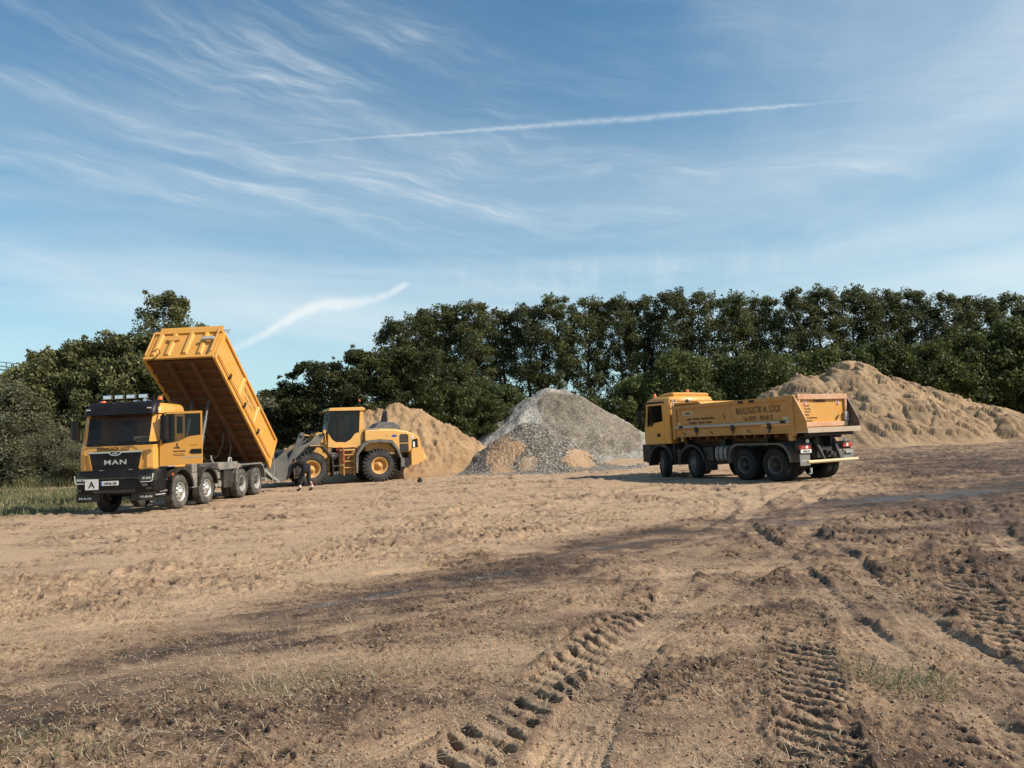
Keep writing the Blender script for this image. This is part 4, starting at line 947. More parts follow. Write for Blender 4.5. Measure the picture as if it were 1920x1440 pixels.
    ch = MB(); ch.tube([(-.02, 1.27, .62), (-.55, 1.22, .25), (-.95, 1.1, -.2)], .022, 6); ch.build('chain', [RIMG], to)
    sl = MB(); sl.prism([(-.02, -.18), (.42, -.06), (.42, .12), (.0, .22)], Yw-.02, Yw+.06, 'y'); sl.prism([(-.02, -.18), (.42, -.06), (.42, .12), (.0, .22)], -Yw-.06, -Yw+.02, 'y'); sl.build('pivot_bracket', [YELB], bd, .01)
    # rear lamps and underrun bar
    ul = MB(); ul.tube([(-7.15, -1.15, .55), (-7.15, 1.15, .55)], .06, 10); ul.build('underrun_bar', [RIMG], t)
    return t
raised_tipper()

# ------------------------------------------------------------------ tipper with its body down (right)
def parked_tipper():
    t = empty('tipper_truck', (6.89, 30.06, 0), 2.059, 'muddy yellow four-axle tipper with its body down, seen from behind', 'tipper truck')
    xs = (0, -1.8, -4.4, -5.75)
    truck_running_gear(t, xs, TYRED, TYRED, paint('dirty_rim', (.16, .155, .15), .5, metal=.2, dust=.4, dustcol=(.10, .08, .06), bump=.003), paint('dirty_rim', (.16,)*3), BLKD, paint('grey_mudguard', (.09, .085, .08), .6, dust=.4, bump=.004), steer=R(-26))
    o = bpy.data.objects
    W = 1.15; xr = -.52
    # cab (closed both sides), shifted back a little: front at x = 1.2
    cabroot = t
    body = YEL
    def sh(m, dx=-.22):
        m.v = [(x+dx, y, z) for x, y, z in m.v]; return m
    f = MB(); f.loft([bulge_section(z, xf, xr+.22, W, .16) for z, xf in ((1.32, 1.44), (1.6, 1.45), (2.03, 1.42))]); sh(f).build('cab_body', [body], t, .012)
    rw = MB(); rw.box(xr+.22, xr+.28, -W+.02, W-.02, 2.0, 3.02); sh(rw).build('rear_wall', [body], t, .02)
    r_ = MB(); r_.loft([bulge_section(2.95, 1.24, xr+.22, W, .12), bulge_section(3.04, 1.20, xr+.22, W-.005, .12), bulge_section(3.14, 1.0, xr+.25, W-.06, .14), bulge_section(3.17, .9, xr+.3, W-.14, .14)], 0, True); sh(r_).build('roof', [body], t)
    sp = MB(); sp.loft([[(1.05, y, 3.12) , (xr+.30, y, 3.12), (xr+.26, y, 3.30), (xr+.40, y, 3.345), (.35, y, 3.33), (.95, y, 3.19)] for y in (-.98, -.92, .0, .78, .84)]); sp.v = [(x, y, z - (.03 if abs(y) > .83 and z > 3.2 else 0)) for x, y, z in sp.v]; sh(sp).build('roof_spoiler', [body], t, .03)
    gb = MB(); gb.box(-.30, .35, .842, .848, 3.21, 3.225); gb.build('spoiler_groove', [YELO], t)
    for s in (-1, 1):
        q = MB(); q.prism([(xr+.22, 2.0), (.04, 2.0), (.04, 2.97), (xr+.22, 2.97)], (W-.05)*s, W*s, 'y'); q.build if False else None
        sh(q).build('side_panel', [body], t, .01)
        p = MB(); p.loft([[(1.44, .96*s, 2.0), (1.33, 1.10*s, 2.0), (1.22, 1.15*s, 2.0), (1.18, 1.08*s, 2.0)], [(1.24, .97*s, 3.0), (1.18, 1.08*s, 3.0), (1.08, 1.14*s, 3.0), (1.04, 1.08*s, 3.0)]]); sh(p).build('windscreen_pillar', [body], t, .01)
        X0 = .04
        d = MB(); d.prism([(X0, 1.30), (1.20, 1.30), (1.25, 1.36), (1.25, 1.98), (1.18, 1.99), (.78, 2.02), (.62, 2.16), (X0, 2.22)], (W-.03)*s, (W+.012)*s, 'y')
        d.prism([(X0, 2.20), (X0+.07, 2.18), (X0+.09, 2.86), (X0, 2.93)], (W-.03)*s, (W+.012)*s, 'y'); d.prism([(X0, 2.93), (X0+.09, 2.86), (1.10, 2.86), (1.10, 2.93)], (W-.03)*s, (W+.012)*s, 'y'); d.prism([(1.12, 1.98), (1.22, 1.98), (1.11, 2.93), (1.02, 2.9)], (W-.03)*s, (W+.010)*s, 'y')
        do = sh(d).build('door', [body], t, .012)
        g = MB(); g.prism([(X0+.08, 2.18), (.64, 2.14), (.80, 2.01), (1.16, 1.98), (1.05, 2.88), (X0+.08, 2.88)], (W-.02)*s, (W-.012)*s, 'y'); sh(g).build('window', [SIDEG], do)
        h = MB(); h.loft([[(.05, (W+.012)*s, 1.60), (.27, (W+.012)*s, 1.60), (.27, (W+.012)*s, 1.72), (.10, (W+.012)*s, 1.76)], [(.06, (W+.03)*s, 1.61), (.26, (W+.03)*s, 1.61), (.26, (W+.03)*s, 1.71), (.11, (W+.03)*s, 1.74)]]); h.build('handle', [BLK], do)
        bk = MB(); bk.prism([(1.05, 2.93), (-.22, 2.93), (-.22, 3.0), (.8, 3.02)], (W-.02)*s, (W+.006)*s, 'y'); bk.build('gutter_trim', [BLK], t)
        stp = MB(); stp.prism([(.66, .62), (1.24, .60), (1.24, 1.31), (.70, 1.31)], .95*s, 1.17*s, 'y'); stp.build('cab_step', [BLKD], t, .02)
        mf = MB(); mf.prism([(-.80, .55), (-.74, .55), (-.70, 1.30), (-.76, 1.32)], .75*s, 1.2*s, 'y'); mf.build('mudflap', [BLKD], t)
    ws = MB(); ws.loft([[(1.40-.04*abs(y), y, 2.03) for y in (-1, -.5, 0, .5, 1)]+[(1.38-.04*abs(y), y, 2.03) for y in (1, .5, 0, -.5, -1)], [(1.23-.04*abs(y), y, 2.96) for y in (-1, -.5, 0, .5, 1)]+[(1.21-.04*abs(y), y, 2.96) for y in (1, .5, 0, -.5, -1)]]); sh(ws).build('windscreen', [WIND], t)
    vs = MB(); vs.loft([[(1.22, y, 2.93), (1.36, y, 2.88), (1.38, y, 2.95), (1.15, y, 3.08)] for y in (-1.1, -1.0, 1.0, 1.1)]); sh(vs).build('sun_visor', [BLK], t, .01)
    b = MB(); b.loft([bulge_section(z, xf, xr_, w_, .2, bow=.1) for z, xf, xr_, w_ in ((.56, 1.42, .95, 1.16), (.66, 1.50, .9, 1.2), (1.0, 1.52, .9, 1.21), (1.30, 1.46, .9, 1.18))]); sh(b).build('bumper', [BLKD], t, .012)
    gl = MB(); gl.box(1.20, 1.26, -.9, .9, 1.34, 1.86); gl.build('grille', [BLK], t, .01)
    for y in (-.6, .6):
        sm = MB(); sm.box(-.25, .25, y-.26, y+.26, 1.9, 2.05); sm.prism([(-.36, 2.0), (-.2, 2.0), (-.32, 2.7), (-.42, 2.7)], y-.25, y+.25, 'y'); sm.box(-.44, -.34, y-.13, y+.13, 2.7, 2.88); sm.build('seat', [SEAT], t, .03)
    mirror(t, 1, 1.13, 1.26, 2.12, 2.72, (.95, 1.12, 2.9)); mirror(t, -1, 1.13, -1.30, 2.12, 2.72, (.95, -1.12, 2.9))
    beacon(t, .82, .75, 3.17, .07, .16); beacon(t, .30, -.55, 3.32, .07, .16)
    hn = MB(); hn.tube([(.75, .5, 3.2), (1.05, .5, 3.23)], [.025, .06], 10); hn.build('air_horn', [RIMG], t)
    rr = MB()
    for y in (.85, 1.02): rr.tube([(xr-.05, y, 1.7), (xr-.10, y, 3.0), (xr+.02, y, 3.05)], .02, 6)
    for z in (1.9, 2.2, 2.5, 2.8): rr.tube([(xr-.09, .85, z), (xr-.09, 1.02, z)], .015, 6)
    rr.build('grab_rail', [RIMG], t)
    sn = MB(); sn.box(xr-.26, xr-.08, -.9, .85, 1.35, 2.5); sn.tube([(xr-.18, .3, 1.4), (xr-.18, .3, 2.9), (xr-.1, .3, 3.0)], .09, 10); sn.build('air_intake', [BLKD], t, .03)
    # ---- equipment along the frame
    tk = MB()
    pr = []
    for k in range(14):
        a = 2*PI*k/14; ex = 3.2
        c, s_ = math.cos(a), math.sin(a); pr.append((.28*math.copysign(abs(c)**(2/ex), c), .29*math.copysign(abs(s_)**(2/ex), s_)))
    tk.loft([[(x, .90+u, .92+v) for u, v in pr] for x in (-2.98, -3.0, -3.52, -3.54)], 0, False)
    tk.v = [(x, y+.02, z) for x, y, z in tk.v]
    to = tk.build('fuel_tank', [paint('dirty_tank', (.26, .25, .24), .5, metal=.3, dust=.5, dustcol=(.25, .2, .15), bump=.004)], t, .01)
    for x in (-3.14, -3.38):
        st = MB(); st.loft([[(xx, .92+u*1.03, .92+v*1.03) for u, v in pr] for xx in (x-.025, x+.025)], 0); st.build('tank_strap', [BLKD], to)
    e = MB(); e.box(-2.35, -2.85, .55, 1.18, .66, 1.16); e.cyl((-2.45, 1.0, .5), (-2.45, 1.0, 1.1), .10, 14); e.build('battery_box', [GREYF], t, .02)
    e = MB(); e.box(-.85, -1.05, .6, 1.15, .5, 1.1); e.box(-2.45, -2.5, .65, 1.2, .30, 1.0); e.build('mudflap', [BLKD], t, .01)
    sf = MB()
    for s in (-1, 1): sf.box(-.9, -6.6, .40*s-.06, .40*s+.06, 1.105, 1.30)
    for x in (-1.0, -3.0, -5.0, -6.4): sf.box(x-.1, x+.1, -.8, .8, 1.15, 1.42)
    sf.build('sub_frame', [GREYF], t, .008)
    # ---- body
    x0, x1, zf, zt, Y = -.92, -6.62, 1.58, 2.76, 1.25
    L = x0-x1
    m = MB(); m.box(x1, x0, -Y+.03, Y-.03, zf-.02, zf+.05)
    for s in (-1, 1): m.box(x1+.1, x0-.1, s*.42-.06, s*.42+.06, zf-.26, zf-.02)
    for k in range(12): m.box(x0-.25-k*.46, x0-.33-k*.46, -Y+.08, Y-.08, zf-.14, zf-.02)
    bd = m.build('dump_body', [UNDER_SHADE], t, .006)
    for s in (-1, 1):
        r_ = MB(); r_.box(x1, x0, s*(Y-.08), s*(Y+.0), zf-.02, zf+.26); r_.box(x1, x0, s*Y, s*(Y+.05), zf-.02, zf+.03); r_.build('floor_rail', [YELO], bd, .006)
        w = MB(); w.box(x1+.05, x0-.05, s*(Y-.05), s*(Y-.01), zf+.34, zt)
        w.box(x1+.05, x0-.05, s*(Y-.06), s*(Y+.05), zt-.13, zt); w.box(x1+.05, x0-.05, s*(Y-.04), s*(Y+.035), zf+.27, zf+.33)
        for xa in (x0-.05, x1+.16): w.box(xa-.11, xa, s*(Y-.03), s*(Y+.045), zf+.30, zt-.13)
        xm = (x0+x1)/2-.05
        for xm, sl in ((xm, .10), (x0-.28, .10)):
            w.addf([(xm-.20+sl, s*(Y-.01), zt-.13), (xm+.0+sl, s*(Y-.01), zt-.13), (xm+.0-sl, s*(Y-.01), zf+.33), (xm-.20-sl, s*(Y-.01), zf+.33), (xm-.15+sl, s*(Y+.04), zt-.13), (xm-.05+sl, s*(Y+.04), zt-.13), (xm-.05-sl, s*(Y+.04), zf+.33), (xm-.15-sl, s*(Y+.04), zf+.33)], [(4,5,6,7),(0,1,5,4),(1,2,6,5),(2,3,7,6),(3,0,4,7)])
        wo = w.build('side_wall', [YELO], bd, .006)
        st = MB(); st.box(x1+.06, x0-.10, s*(Y+.035), s*(Y+.062), zf+.315, zf+.395); st.build('grey_rail', [RIMG], wo, .004)
        for xa in (x0-.42, x1+.35):
            q = MB(); q.box(xa-.11, xa+.11, s*(Y+.05), s*(Y+.068), zf+.31, zf+.40); q.build('reflector', [BLK], wo)
        for xa in (x0-1.25, x0-3.1, x0-4.75):
            q = MB(); q.box(xa-.06, xa+.06, s*(Y+.0), s*(Y+.09), zf+.14, zf+.34); q.tube([(xa, s*(Y+.06), zf+.2), (xa+.02, s*(Y+.03), zf-.05), (xa+.12, s*(Y-.1), zf-.16)], .025, 6); q.build('hinge', [GREYF], wo, .008)
        for xa in (x0-.62, x0-2.1, x0-3.9): 
            q = MB(); q.tube([(xa, s*(Y+.03), zf+.06), (xa+.16, s*(Y+.03), zf+.15)], .014, 6); q.build('latch', [GREYF], wo)
        for xa in (x0-3.55, x0-4.05):
            q = MB(); q.box(xa-.12, xa+.12, s*(Y+.045), s*(Y+.06), zt-.12, zt-.035); q.build('rubber_pad', [BLK], wo)
        for xa in (x0, x1):
            q = MB(); q.box(xa-.07, xa+.07, s*(Y-.09), s*(Y+.045), zf-.10, zt+.02); q.build('corner_post', [YELO], bd, .01)
        if s > 0:
            y = Y-.008
            lettering('lettering', 'BAULOGISTIK N. LÜCK', .31, INK, wo, (x1+1.46, y, zf+.70), (-1, 0, 0), (0, 0, 1), .56, .004, .06, .004, spacing=1.12)
            lettering('lettering', 'Tel. 03391 - 700 60 27', .20, INK, wo, (x1+1.46, y, zf+.46), (-1, 0, 0), (0, 0, 1), .72, .003)
            lettering('lettering', 'Logistik · Recycling · Bodenaufbereitung', .125, INK, wo, (x0-1.42, y, zf+.60), (-1, 0, 0), (0, 0, 1), .76, .003)
            lettering('lettering', 'Schüttgüter · Abbruch · Erdbau', .125, INK, wo, (x0-1.42, y, zf+.455), (-1, 0, 0), (0, 0, 1), .76, .003)
            pl = MB(); pl.box(x0-.50, x0-1.02, y-.003, y+.004, zf+.79, zf+.93); po = pl.build('sticker', [CREAM], wo)
            lettering('lettering', 'CARNEHL', .12, INK, po, (x0-.77, y+.005, zf+.815), (-1, 0, 0), (0, 0, 1), .72, .004)
            for xa in (x0-.24, x1+.30):
                q = MB(); q.box(xa-.10, xa+.10, y-.002, y+.005, zf+.41, zf+.52); q.build('label_plate', [CREAM], wo)
            q = MB(); q.tube([(x0-2.62, Y+.01, zf+.78), (x0-2.72, Y+.01, zf+.55)], .012, 6); q.build('dent', [INKW], wo)
    hw = MB(); hw.box(x0, x0+.05, -Y+.05, Y-.05, zf, zt+.12)
    for y in (-.8, -.3, .3, .8): hw.box(x0+.05, x0+.11, y-.05, y+.05, zf+.1, zt)
    ho = hw.build('front_wall', [YELO], bd, .01)
    cn = MB(); cn.prism([(x0+.04, zt+.06), (x0+.0, zt+.12), (x0-1.35, zt+.11), (x0-1.55, zt-.02), (x0-1.5, zt-.02), (x0-1.32, zt+.04), (x0-.02, zt+.06)], -Y+.02, Y-.02, 'y'); cn.build('canopy', [YELB], bd, .01)
    # load of sand inside
    ns = 40; xs_ = np.linspace(x0-.06, x1+.3, ns); ys_ = np.linspace(-Y+.06, Y-.06, 24); XX, YY = np.meshgrid(xs_, ys_)
    ZZ = zf+.15+.35*np.exp(-((XX+3.4)/1.7)**2)+.08*fbm(XX*1.5, YY*1.5, 3, .6, 800)
    i = np.arange(23)[:, None]*ns; j = np.arange(ns-1)[None, :]
    np_mesh('load', np.stack([XX.ravel(), YY.ravel(), ZZ.ravel()], 1), np.stack([i+j, i+j+1, i+ns+j+1, i+ns+j], -1).reshape(-1, 4), SANDL, bd, smooth=True)
    # tailgate set between two rear wings, floor lip sticking out
    tg = MB(); xt = x1-.08
    tg.box(xt-.03, xt+.02, -Y+.10, Y-.10, zf+.10, zt)
    g = tg.build('tailgate', [YELB], bd, .006)
    fr = MB(); fr.box(xt-.11, xt-.03, -Y+.08, Y-.08, zt-.14, zt+.03); fr.box(xt-.11, xt-.03, -Y+.12, Y-.12, zf+.16, zf+.30)
    for s in (-1, 1): fr.box(xt-.10, xt-.03, s*(Y-.10), s*(Y-.20), zf+.30, zt-.14)
    fr.build('gate_frame', [PINK], g, .012)
    lettering('lettering', 'CARNEHL', .12, INK, g, (xt-.033, .10, zt-.235), (0, -1, 0), (0, 0, 1), 1.1, .004)
    for k, s_ in enumerate(('Logistik', 'Recycling', 'Abbruch', 'Erdbau', 'Bodenaufbereitung', 'Schüttgüter')):
        lettering('lettering', s_, .075, INKW, g, (xt-.033, .80, zt-.36-.098*k), (0, -1, 0), (0, 0, 1), .95, .001, align='LEFT')
    for s in (-1, 1):
        q = MB(); q.box(xt-.038, xt-.031, s*.78-.07, s*.78+.09, zt-.34, zt-.17); qo = q.build('warning_plate', [WHT], g)
        z = MB(); z.prism([(s*.78-.05, zt-.33), (s*.78+.08, zt-.33), (s*.78+.04, zt-.19), (s*.78+.0, zt-.19)], xt-.044, xt-.039, 'x'); z.build('red_stripe', [REDM], qo)
    z = MB(); z.box(xt-.14, xt-.06, -Y+.10, -Y+.27, zf+.32, zf+.62); z.build('lamp_box', [RIMG], g, .01)
    z = MB(); z.tube([(xt-.06, -.62, zf+.36), (xt-.08, -.74, zf+.52)], .018, 6); z.build('latch', [INK], g)
    for s in (-1, 1):
        w = MB(); w.prism([(x1+.02, zt), (x1-.09, zt), (x1-.52, zf+.40), (x1-.55, zf+.02), (x1+.02, zf+.02)], s*(Y-.03), s*Y, 'y')
        w.prism([(x1-.10, zt), (x1-.06, zt), (x1-.50, zf+.38), (x1-.53, zf+.38)], s*(Y-.05), s*(Y+.015), 'y')
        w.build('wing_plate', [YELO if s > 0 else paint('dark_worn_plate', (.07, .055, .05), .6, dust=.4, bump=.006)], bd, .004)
    lp = MB(); lp.box(x1-.56, x1+.0, -Y, Y, zf-.02, zf+.02); lp.box(x1-.57, x1-.54, -Y, Y, zf-.03, zf+.13); lp.build('floor_lip', [paint('worn_lip', (.52, .40, .29), .6, dust=.7, dustcol=(.55, .42, .3), wear=.3, bump=.006)], bd, .006)
    ub = MB(); ub.box(x1-.35, x1-.15, -Y+.1, Y-.3, zf-.14, zf-.03); ub.build('lip_beam', [GREYF], bd, .006)
    fx = MB(); fx.box(x1+.06, x1+.24, Y-.16, Y-.02, zf-.26, zf-.02); fx.build('body_bracket', [YELO], bd, .01); fx = MB(); fx.box(x0-.3, x0-.42, Y-.16, Y-.02, zf-.2, zf-.02); fx.build('body_bracket', [YELO], bd, .01)
    # rear end: lamps, plates, flaps, hitch, underrun bar
    for s in (-1, 1):
        f = MB(); f.box(-6.78, -6.80, s*.78, s*1.24, .52, .90); fo = f.build('mudflap', [paint('grey_flap', (.20, .20, .20), .7, dust=.4, bump=.003)], t, .004)
        lettering('lettering', 'Mercedes-Benz', .052, WHT, fo, (-6.803, s*1.01, .66), (0, -1, 0), (0, 0, 1), 1.0, .001)
        l = MB(); l.box(-6.74, -6.84, s*.76, s*1.22, 1.04, 1.18); lo = l.build('tail_lamp', [REDL], t, .012)
        q = MB(); q.box(-6.842, -6.848, s*.90, s*1.0, 1.06, 1.16); q.build('lens', [WHT], lo)
        b = MB(); b.box(-6.60, -6.76, s*.60, s*1.22, .98, 1.24); b.build('lamp_bracket', [BLKD], t, .01)
        r_ = MB(); r_.cyl((-6.84, s*.88 , 1.29), (-6.80, s*.88, 1.29), .062, 18); ro = r_.build('round_lamp', [WHT], t, .004)
    n = MB(); n.box(-6.84, -6.85, .76, 1.24, .92, 1.03); no = n.build('number_plate', [WHT], t, .002)
    lettering('lettering', 'OPR·BL 53', .085, INK, no, (-6.852, 1.0, .944), (0, -1, 0), (0, 0, 1), .8, .002)
    d = MB(); d.box(-6.845, -6.85, -.86, -1.22, .84, .95); d.build('number_plate', [RIMG], t)
    h = MB(); h.box(-6.70, -6.78, -.42, .42, .74, 1.10); h.box(-6.78, -6.90, -.12, .12, .80, .98); h.cyl((-6.9, 0, .89), (-7.02, 0, .89), .07, 12); h.build('tow_hitch', [GREYF], t, .01)
    for s in (-1, 1):
        q = MB(); q.tube([(-6.72, s*.45, 1.30), (-6.88, s*.40, .95), (-7.02, s*.38, .66)], [.075, .065, .045], 8); q.build('bar_arm', [GREYF], t)
        q = MB(); q.tube([(-6.93, s*.40, .86), (-7.03, s*.38, .66)], [.03, .03], 8); q.build('bar_strut', [CHR], t)
        q = MB(); q.cyl((-6.68, s*.32, 1.42), (-6.60, s*.95, 1.42), .06, 10); q.box(-6.5, -6.75, s*.35-.06, s*.35+.06, 1.1, 1.45); q.build('tipping_pivot', [GREYF], t, .008)
    u = MB(); u.cyl((-7.04, -1.15, .64), (-7.04, 1.18, .64), .055, 14); u.build('underrun_bar', [CREAM], t)
    ht = MB(); ht.tube([(-6.9, .9, .45), (-6.95, .95, .3), (-6.9, 1.0, .25)], .04, 8); ht.build('tow_pin', [RIMG], t)
    return t
parked_tipper()

# ------------------------------------------------------------------ wheel loader
def loader_wheel(parent, loc, side, src=None):
    if src is not None: return wheels_copy(src, parent, loc, side)
    h = MB(); h.lathe([(.001, .0), (.06, 0), (.075, -.02), (.08, -.04), (.14, -.05), (.15, -.12), (.21, -.13), (.21, -.18)], (0, 0, 0), 'y', 28)
    for k in range(12):
        a = 2*PI*k/12; h.cyl((.18*math.cos(a), -.15, .18*math.sin(a)), (.18*math.cos(a), -.11, .18*math.sin(a)), .014, 6)
    w = h.build('wheel', [RIMY], parent)
    Rr, Ri, Wd = .775, .40, .58; t = MB()
    p = [(Ri, -.02), (Ri+.02, .01), (Ri+.08, .035), (Ri+.18, .04), (Ri+.27, .015), (Rr-.055, -.01), (Rr-.04, -.05)]
    t.lathe(p+[(r, -Wd-y+.0) for r, y in reversed(p)], (0, 0, 0), 'y', 60)
    n = 27
    for k in range(n):
        for row in (0, 1):
            a0 = 2*PI*(k+.5*row)/n; pts = []
            # L-shaped lug: from shoulder to the middle, slanting
            for u, fr in ((0, 0.0), (.045, .5), (.05, 1.0)):
                y = (.018 - fr*(Wd*.56)) if row == 0 else (-Wd-.018 + fr*(Wd*.56)); pts.append((a0+u, y, fr))
            hw = .040
            lo, hi = [], []
            for a, y, fr in pts:
                for sgn in (-1, 1):
                    aa = a+sgn*hw/Rr*(1.25 if fr < .3 else .95)
                    lo.append((math.cos(aa)*(Rr-.06), y, math.sin(aa)*(Rr-.06)))
                    aa = a+sgn*hw/Rr*(1.05 if fr < .3 else .75); rr = Rr+.035 - (.012 if fr == 0 else 0)
                    hi.append((math.cos(aa)*rr, y*(.985), math.sin(aa)*rr))
            v = lo+hi; f = []
            for q in (0, 2):
                f += [(6+q, 7+q, 9+q, 8+q), (q, 6+q, 8+q, 2+q), (q+1, q+3, q+9, q+7)]
            f += [(0, 1, 7, 6), (4, 10, 11, 5)]
            t.addf(v, f)
            # shoulder part running down the side
            y = pts[0][1]; s_ = 1 if row == 0 else -1
            vv = []
            for rr, yy, wd in ((Rr+.022, y, 1.05), (Rr-.10, y+.012*s_, .8)):
                for sgn in (-1, 1):
                    aa = a0+sgn*hw/Rr*wd; vv += [(math.cos(aa)*rr, yy, math.sin(aa)*rr), (math.cos(aa)*rr, yy-.06*s_, math.sin(aa)*rr)]
            t.addf(vv, [(0, 2, 6, 4), (0, 4, 5, 1), (2, 3, 7, 6), (4, 6, 7, 5), (0, 1, 3, 2)])
    t.build('tyre', [TYREL], w)
    r_ = MB(); r_.lathe([(.405, -.02), (.41, .005), (.395, .01), (.375, -.01), (.365, -.015), (.345, -.01), (.33, -.05), (.30, -.14), (.20, -.16), (.20, -.20)], (0, 0, 0), 'y', 44); r_.build('rim', [RIMY], w)
    w.location = loc
    if side < 0: w.rotation_euler = (0, 0, PI)
    return w
def wheel_loader():
    t = empty('wheel_loader', (-9.96, 35.52, -.03), 3.577, 'yellow wheel loader with a closed glass cab, its grey bucket lowered behind the raised tipper', 'wheel loader')
    w0 = loader_wheel(t, (0, 1.28, .80), 1)
    for x, s in ((0, -1), (-3.2, 1), (-3.2, -1)): loader_wheel(t, (x, 1.28*s, .80), s, w0)
    for x in (0, -3.2):
        a = MB(); a.cyl((x, -.75, .80), (x, .75, .80), .17, 16); a.sphere((x, 0, .80), .33, 0, 12); a.build('axle', [GREYF], t)
    # rear frame + engine cover (profile measured from the side)
    rf = MB(); rf.prism([(-1.25, .55), (-1.25, 1.1), (-2.0, 1.3), (-4.9, 1.3), (-4.9, .62), (-3.8, .55), (-3.4, .95), (-2.9, .95), (-2.4, .55)], -.48, .48, 'y'); rf.box(-1.0, -1.3, -.35, .35, .55, 1.3)
    rf.build('rear_frame', [GREYF], t, .015)
    hd = MB(); prof_top = [(-2.62, 2.58), (-3.2, 2.60), (-4.13, 2.55), (-4.7, 2.44), (-5.12, 2.28), (-5.32, 2.10), (-5.40, 1.75), (-5.42, 1.5)]
    low = [(-4.86, 1.5), (-4.86, 1.40), (-4.2, 1.40), (-2.62, 1.52)]
    def hs(yf, zs):  # one side slice of the hood
        return [(x, yf, z*zs + (1-zs)*1.5) for x, z in prof_top+low]
    hd.loft([hs(-.98, .90), hs(-.95, .96), hs(-.78, 1.0), hs(.78, 1.0), hs(.95, .96), hs(.98, .90)])
    h = hd.build('engine_cover', [LOADY], t, .02)
    tp = MB(); tp.loft([[(x, y, z+.012) for x, z in prof_top[:5]]+[(x, y, z-.06) for x, z in prof_top[:5][::-1]] for y in (-.74, -.6, .6, .74)]); tp.build('cover_top', [ARM], h, .006)
    dm = MB(); dm.loft([[(-3.1, y, 2.60), (-3.34, y, 2.84), (-3.6, y, 2.92), (-4.15, y, 2.90), (-4.45, y, 2.70), (-4.55, y, 2.48)] for y in (-.62, -.55, .55, .62)]); dm.v = [(x, y, z-(.05 if abs(y) > .6 else 0)) for x, y, z in dm.v]; do = dm.build('air_intake_hood', [ARM], h, .04)
    ex = MB(); ex.loft([[(-3.66+dx, y, 2.85) for dx, y in ((0, -.12), (0, .12), (-.30, .12), (-.30, -.12))], [(-3.72+dx, y, 3.2) for dx, y in ((0, -.10), (0, .10), (-.24, .10), (-.24, -.10))], [(-3.78, -.08, 3.40), (-3.78, .08, 3.40), (-3.96, .08, 3.50), (-3.96, -.08, 3.50)]]); ex.build('exhaust', [BLK], h, .02)
    # side grilles, sticker, rear corner
    for s in (-1, 1):
        y0, y1 = .965*s, .995*s
        g = MB(); g.prism([(-4.31, 1.86), (-4.76, 1.86), (-4.76, 2.20), (-4.66, 2.28), (-4.36, 2.28), (-4.31, 2.2)], y0, y1, 'y'); g.prism([(-4.31, 1.42), (-4.76, 1.42), (-4.76, 1.81), (-4.31, 1.81)], y0, y1, 'y')
        for k in range(5): g.box(-4.33, -4.74, y1-.002*s, y1+.006*s, 1.48+.07*k, 1.50+.07*k); g.box(-4.33, -4.74, y1-.002*s, y1+.006*s, 1.90+.07*k, 1.92+.07*k)
        g.build('side_grille', [GREYF], h, .004)
        k = MB(); k.prism([(-4.93, 1.58), (-5.24, 1.58), (-5.22, 2.03), (-5.0, 2.0), (-4.93, 1.92)], y0-.0*s, y1, 'y'); ko = k.build('rear_vent', [BLK], h, .006)
        k = MB(); k.box(-4.98, -5.08, y1, y1+.006*s, 1.62, 1.88); k.build('sticker', [WHT], ko)
        d = MB(); d.cyl((-4.94, y0, 2.10), (-4.94, y1+.004*s, 2.10), .085, 20); d.build('speed_disc', [WHT], h)
        lettering('lettering', '25', .10, INK, h, (-4.94, y1+.006*s, 2.065), (-s, 0, 0), (0, 0, 1), .9, .002)
        d = MB(); d.prism([(-3.92, 2.19), (-3.95, 2.26), (-4.12, 2.26), (-4.20, 2.21), (-4.12, 2.15), (-3.95, 2.15)], y0, y1-.005*s, 'y'); d.build('sticker', [BLUE], h)
        d = MB()
        for a in (45, 135): 
            c, s2 = math.cos(R(a))*.055, math.sin(R(a))*.055; d.tube([(-3.68-c, .985*s, 2.22-s2), (-3.68+c, .985*s, 2.22+s2)], .008, 4)
        d.build('marking', [REDM], h)
        lettering('lettering', 'L120H', .13, WHT, h, (-2.95, .965*s, 2.44), (-s, 0, 0), (0, 0, 1), 1.2, .003, .2)
        c = MB(); c.prism([(-2.62, 2.56), (-3.35, 2.58), (-3.15, 2.40), (-2.64, 2.40)], y0-.03*s, y1-.035*s, 'y'); c.build('grey_panel', [ARM], h)
        lp = MB(); lp.box(-5.35, -5.42, s*.60, s*.85, 1.78, 1.98); lp.build('tail_lamp', [REDL], h, .01)
    cw = MB(); cw.loft([[(-4.86, y, 1.42), (-4.86, y, .72), (-5.18, y, .78), (-5.62*k+(-5.62)*(1-k), y, 1.0), (-5.64*k-5.5*(1-k), y, 1.12), (-5.46, y, 1.55), (-5.40, y, 1.60), (-4.95, y, 1.58)] for y, k in ((-1.10, 0), (-1.02, 1), (1.02, 1), (1.10, 0))]); cw.build('counterweight', [LOADY], t, .03)
    rl = MB(); rl.tube([(-4.25, .9, .70), (-4.80, .9, .68)], .02, 6); rl.box(-4.2, -4.85, -.85, .85, .72, 1.1); rl.build('belly_plate', [GREYD], t, .02)
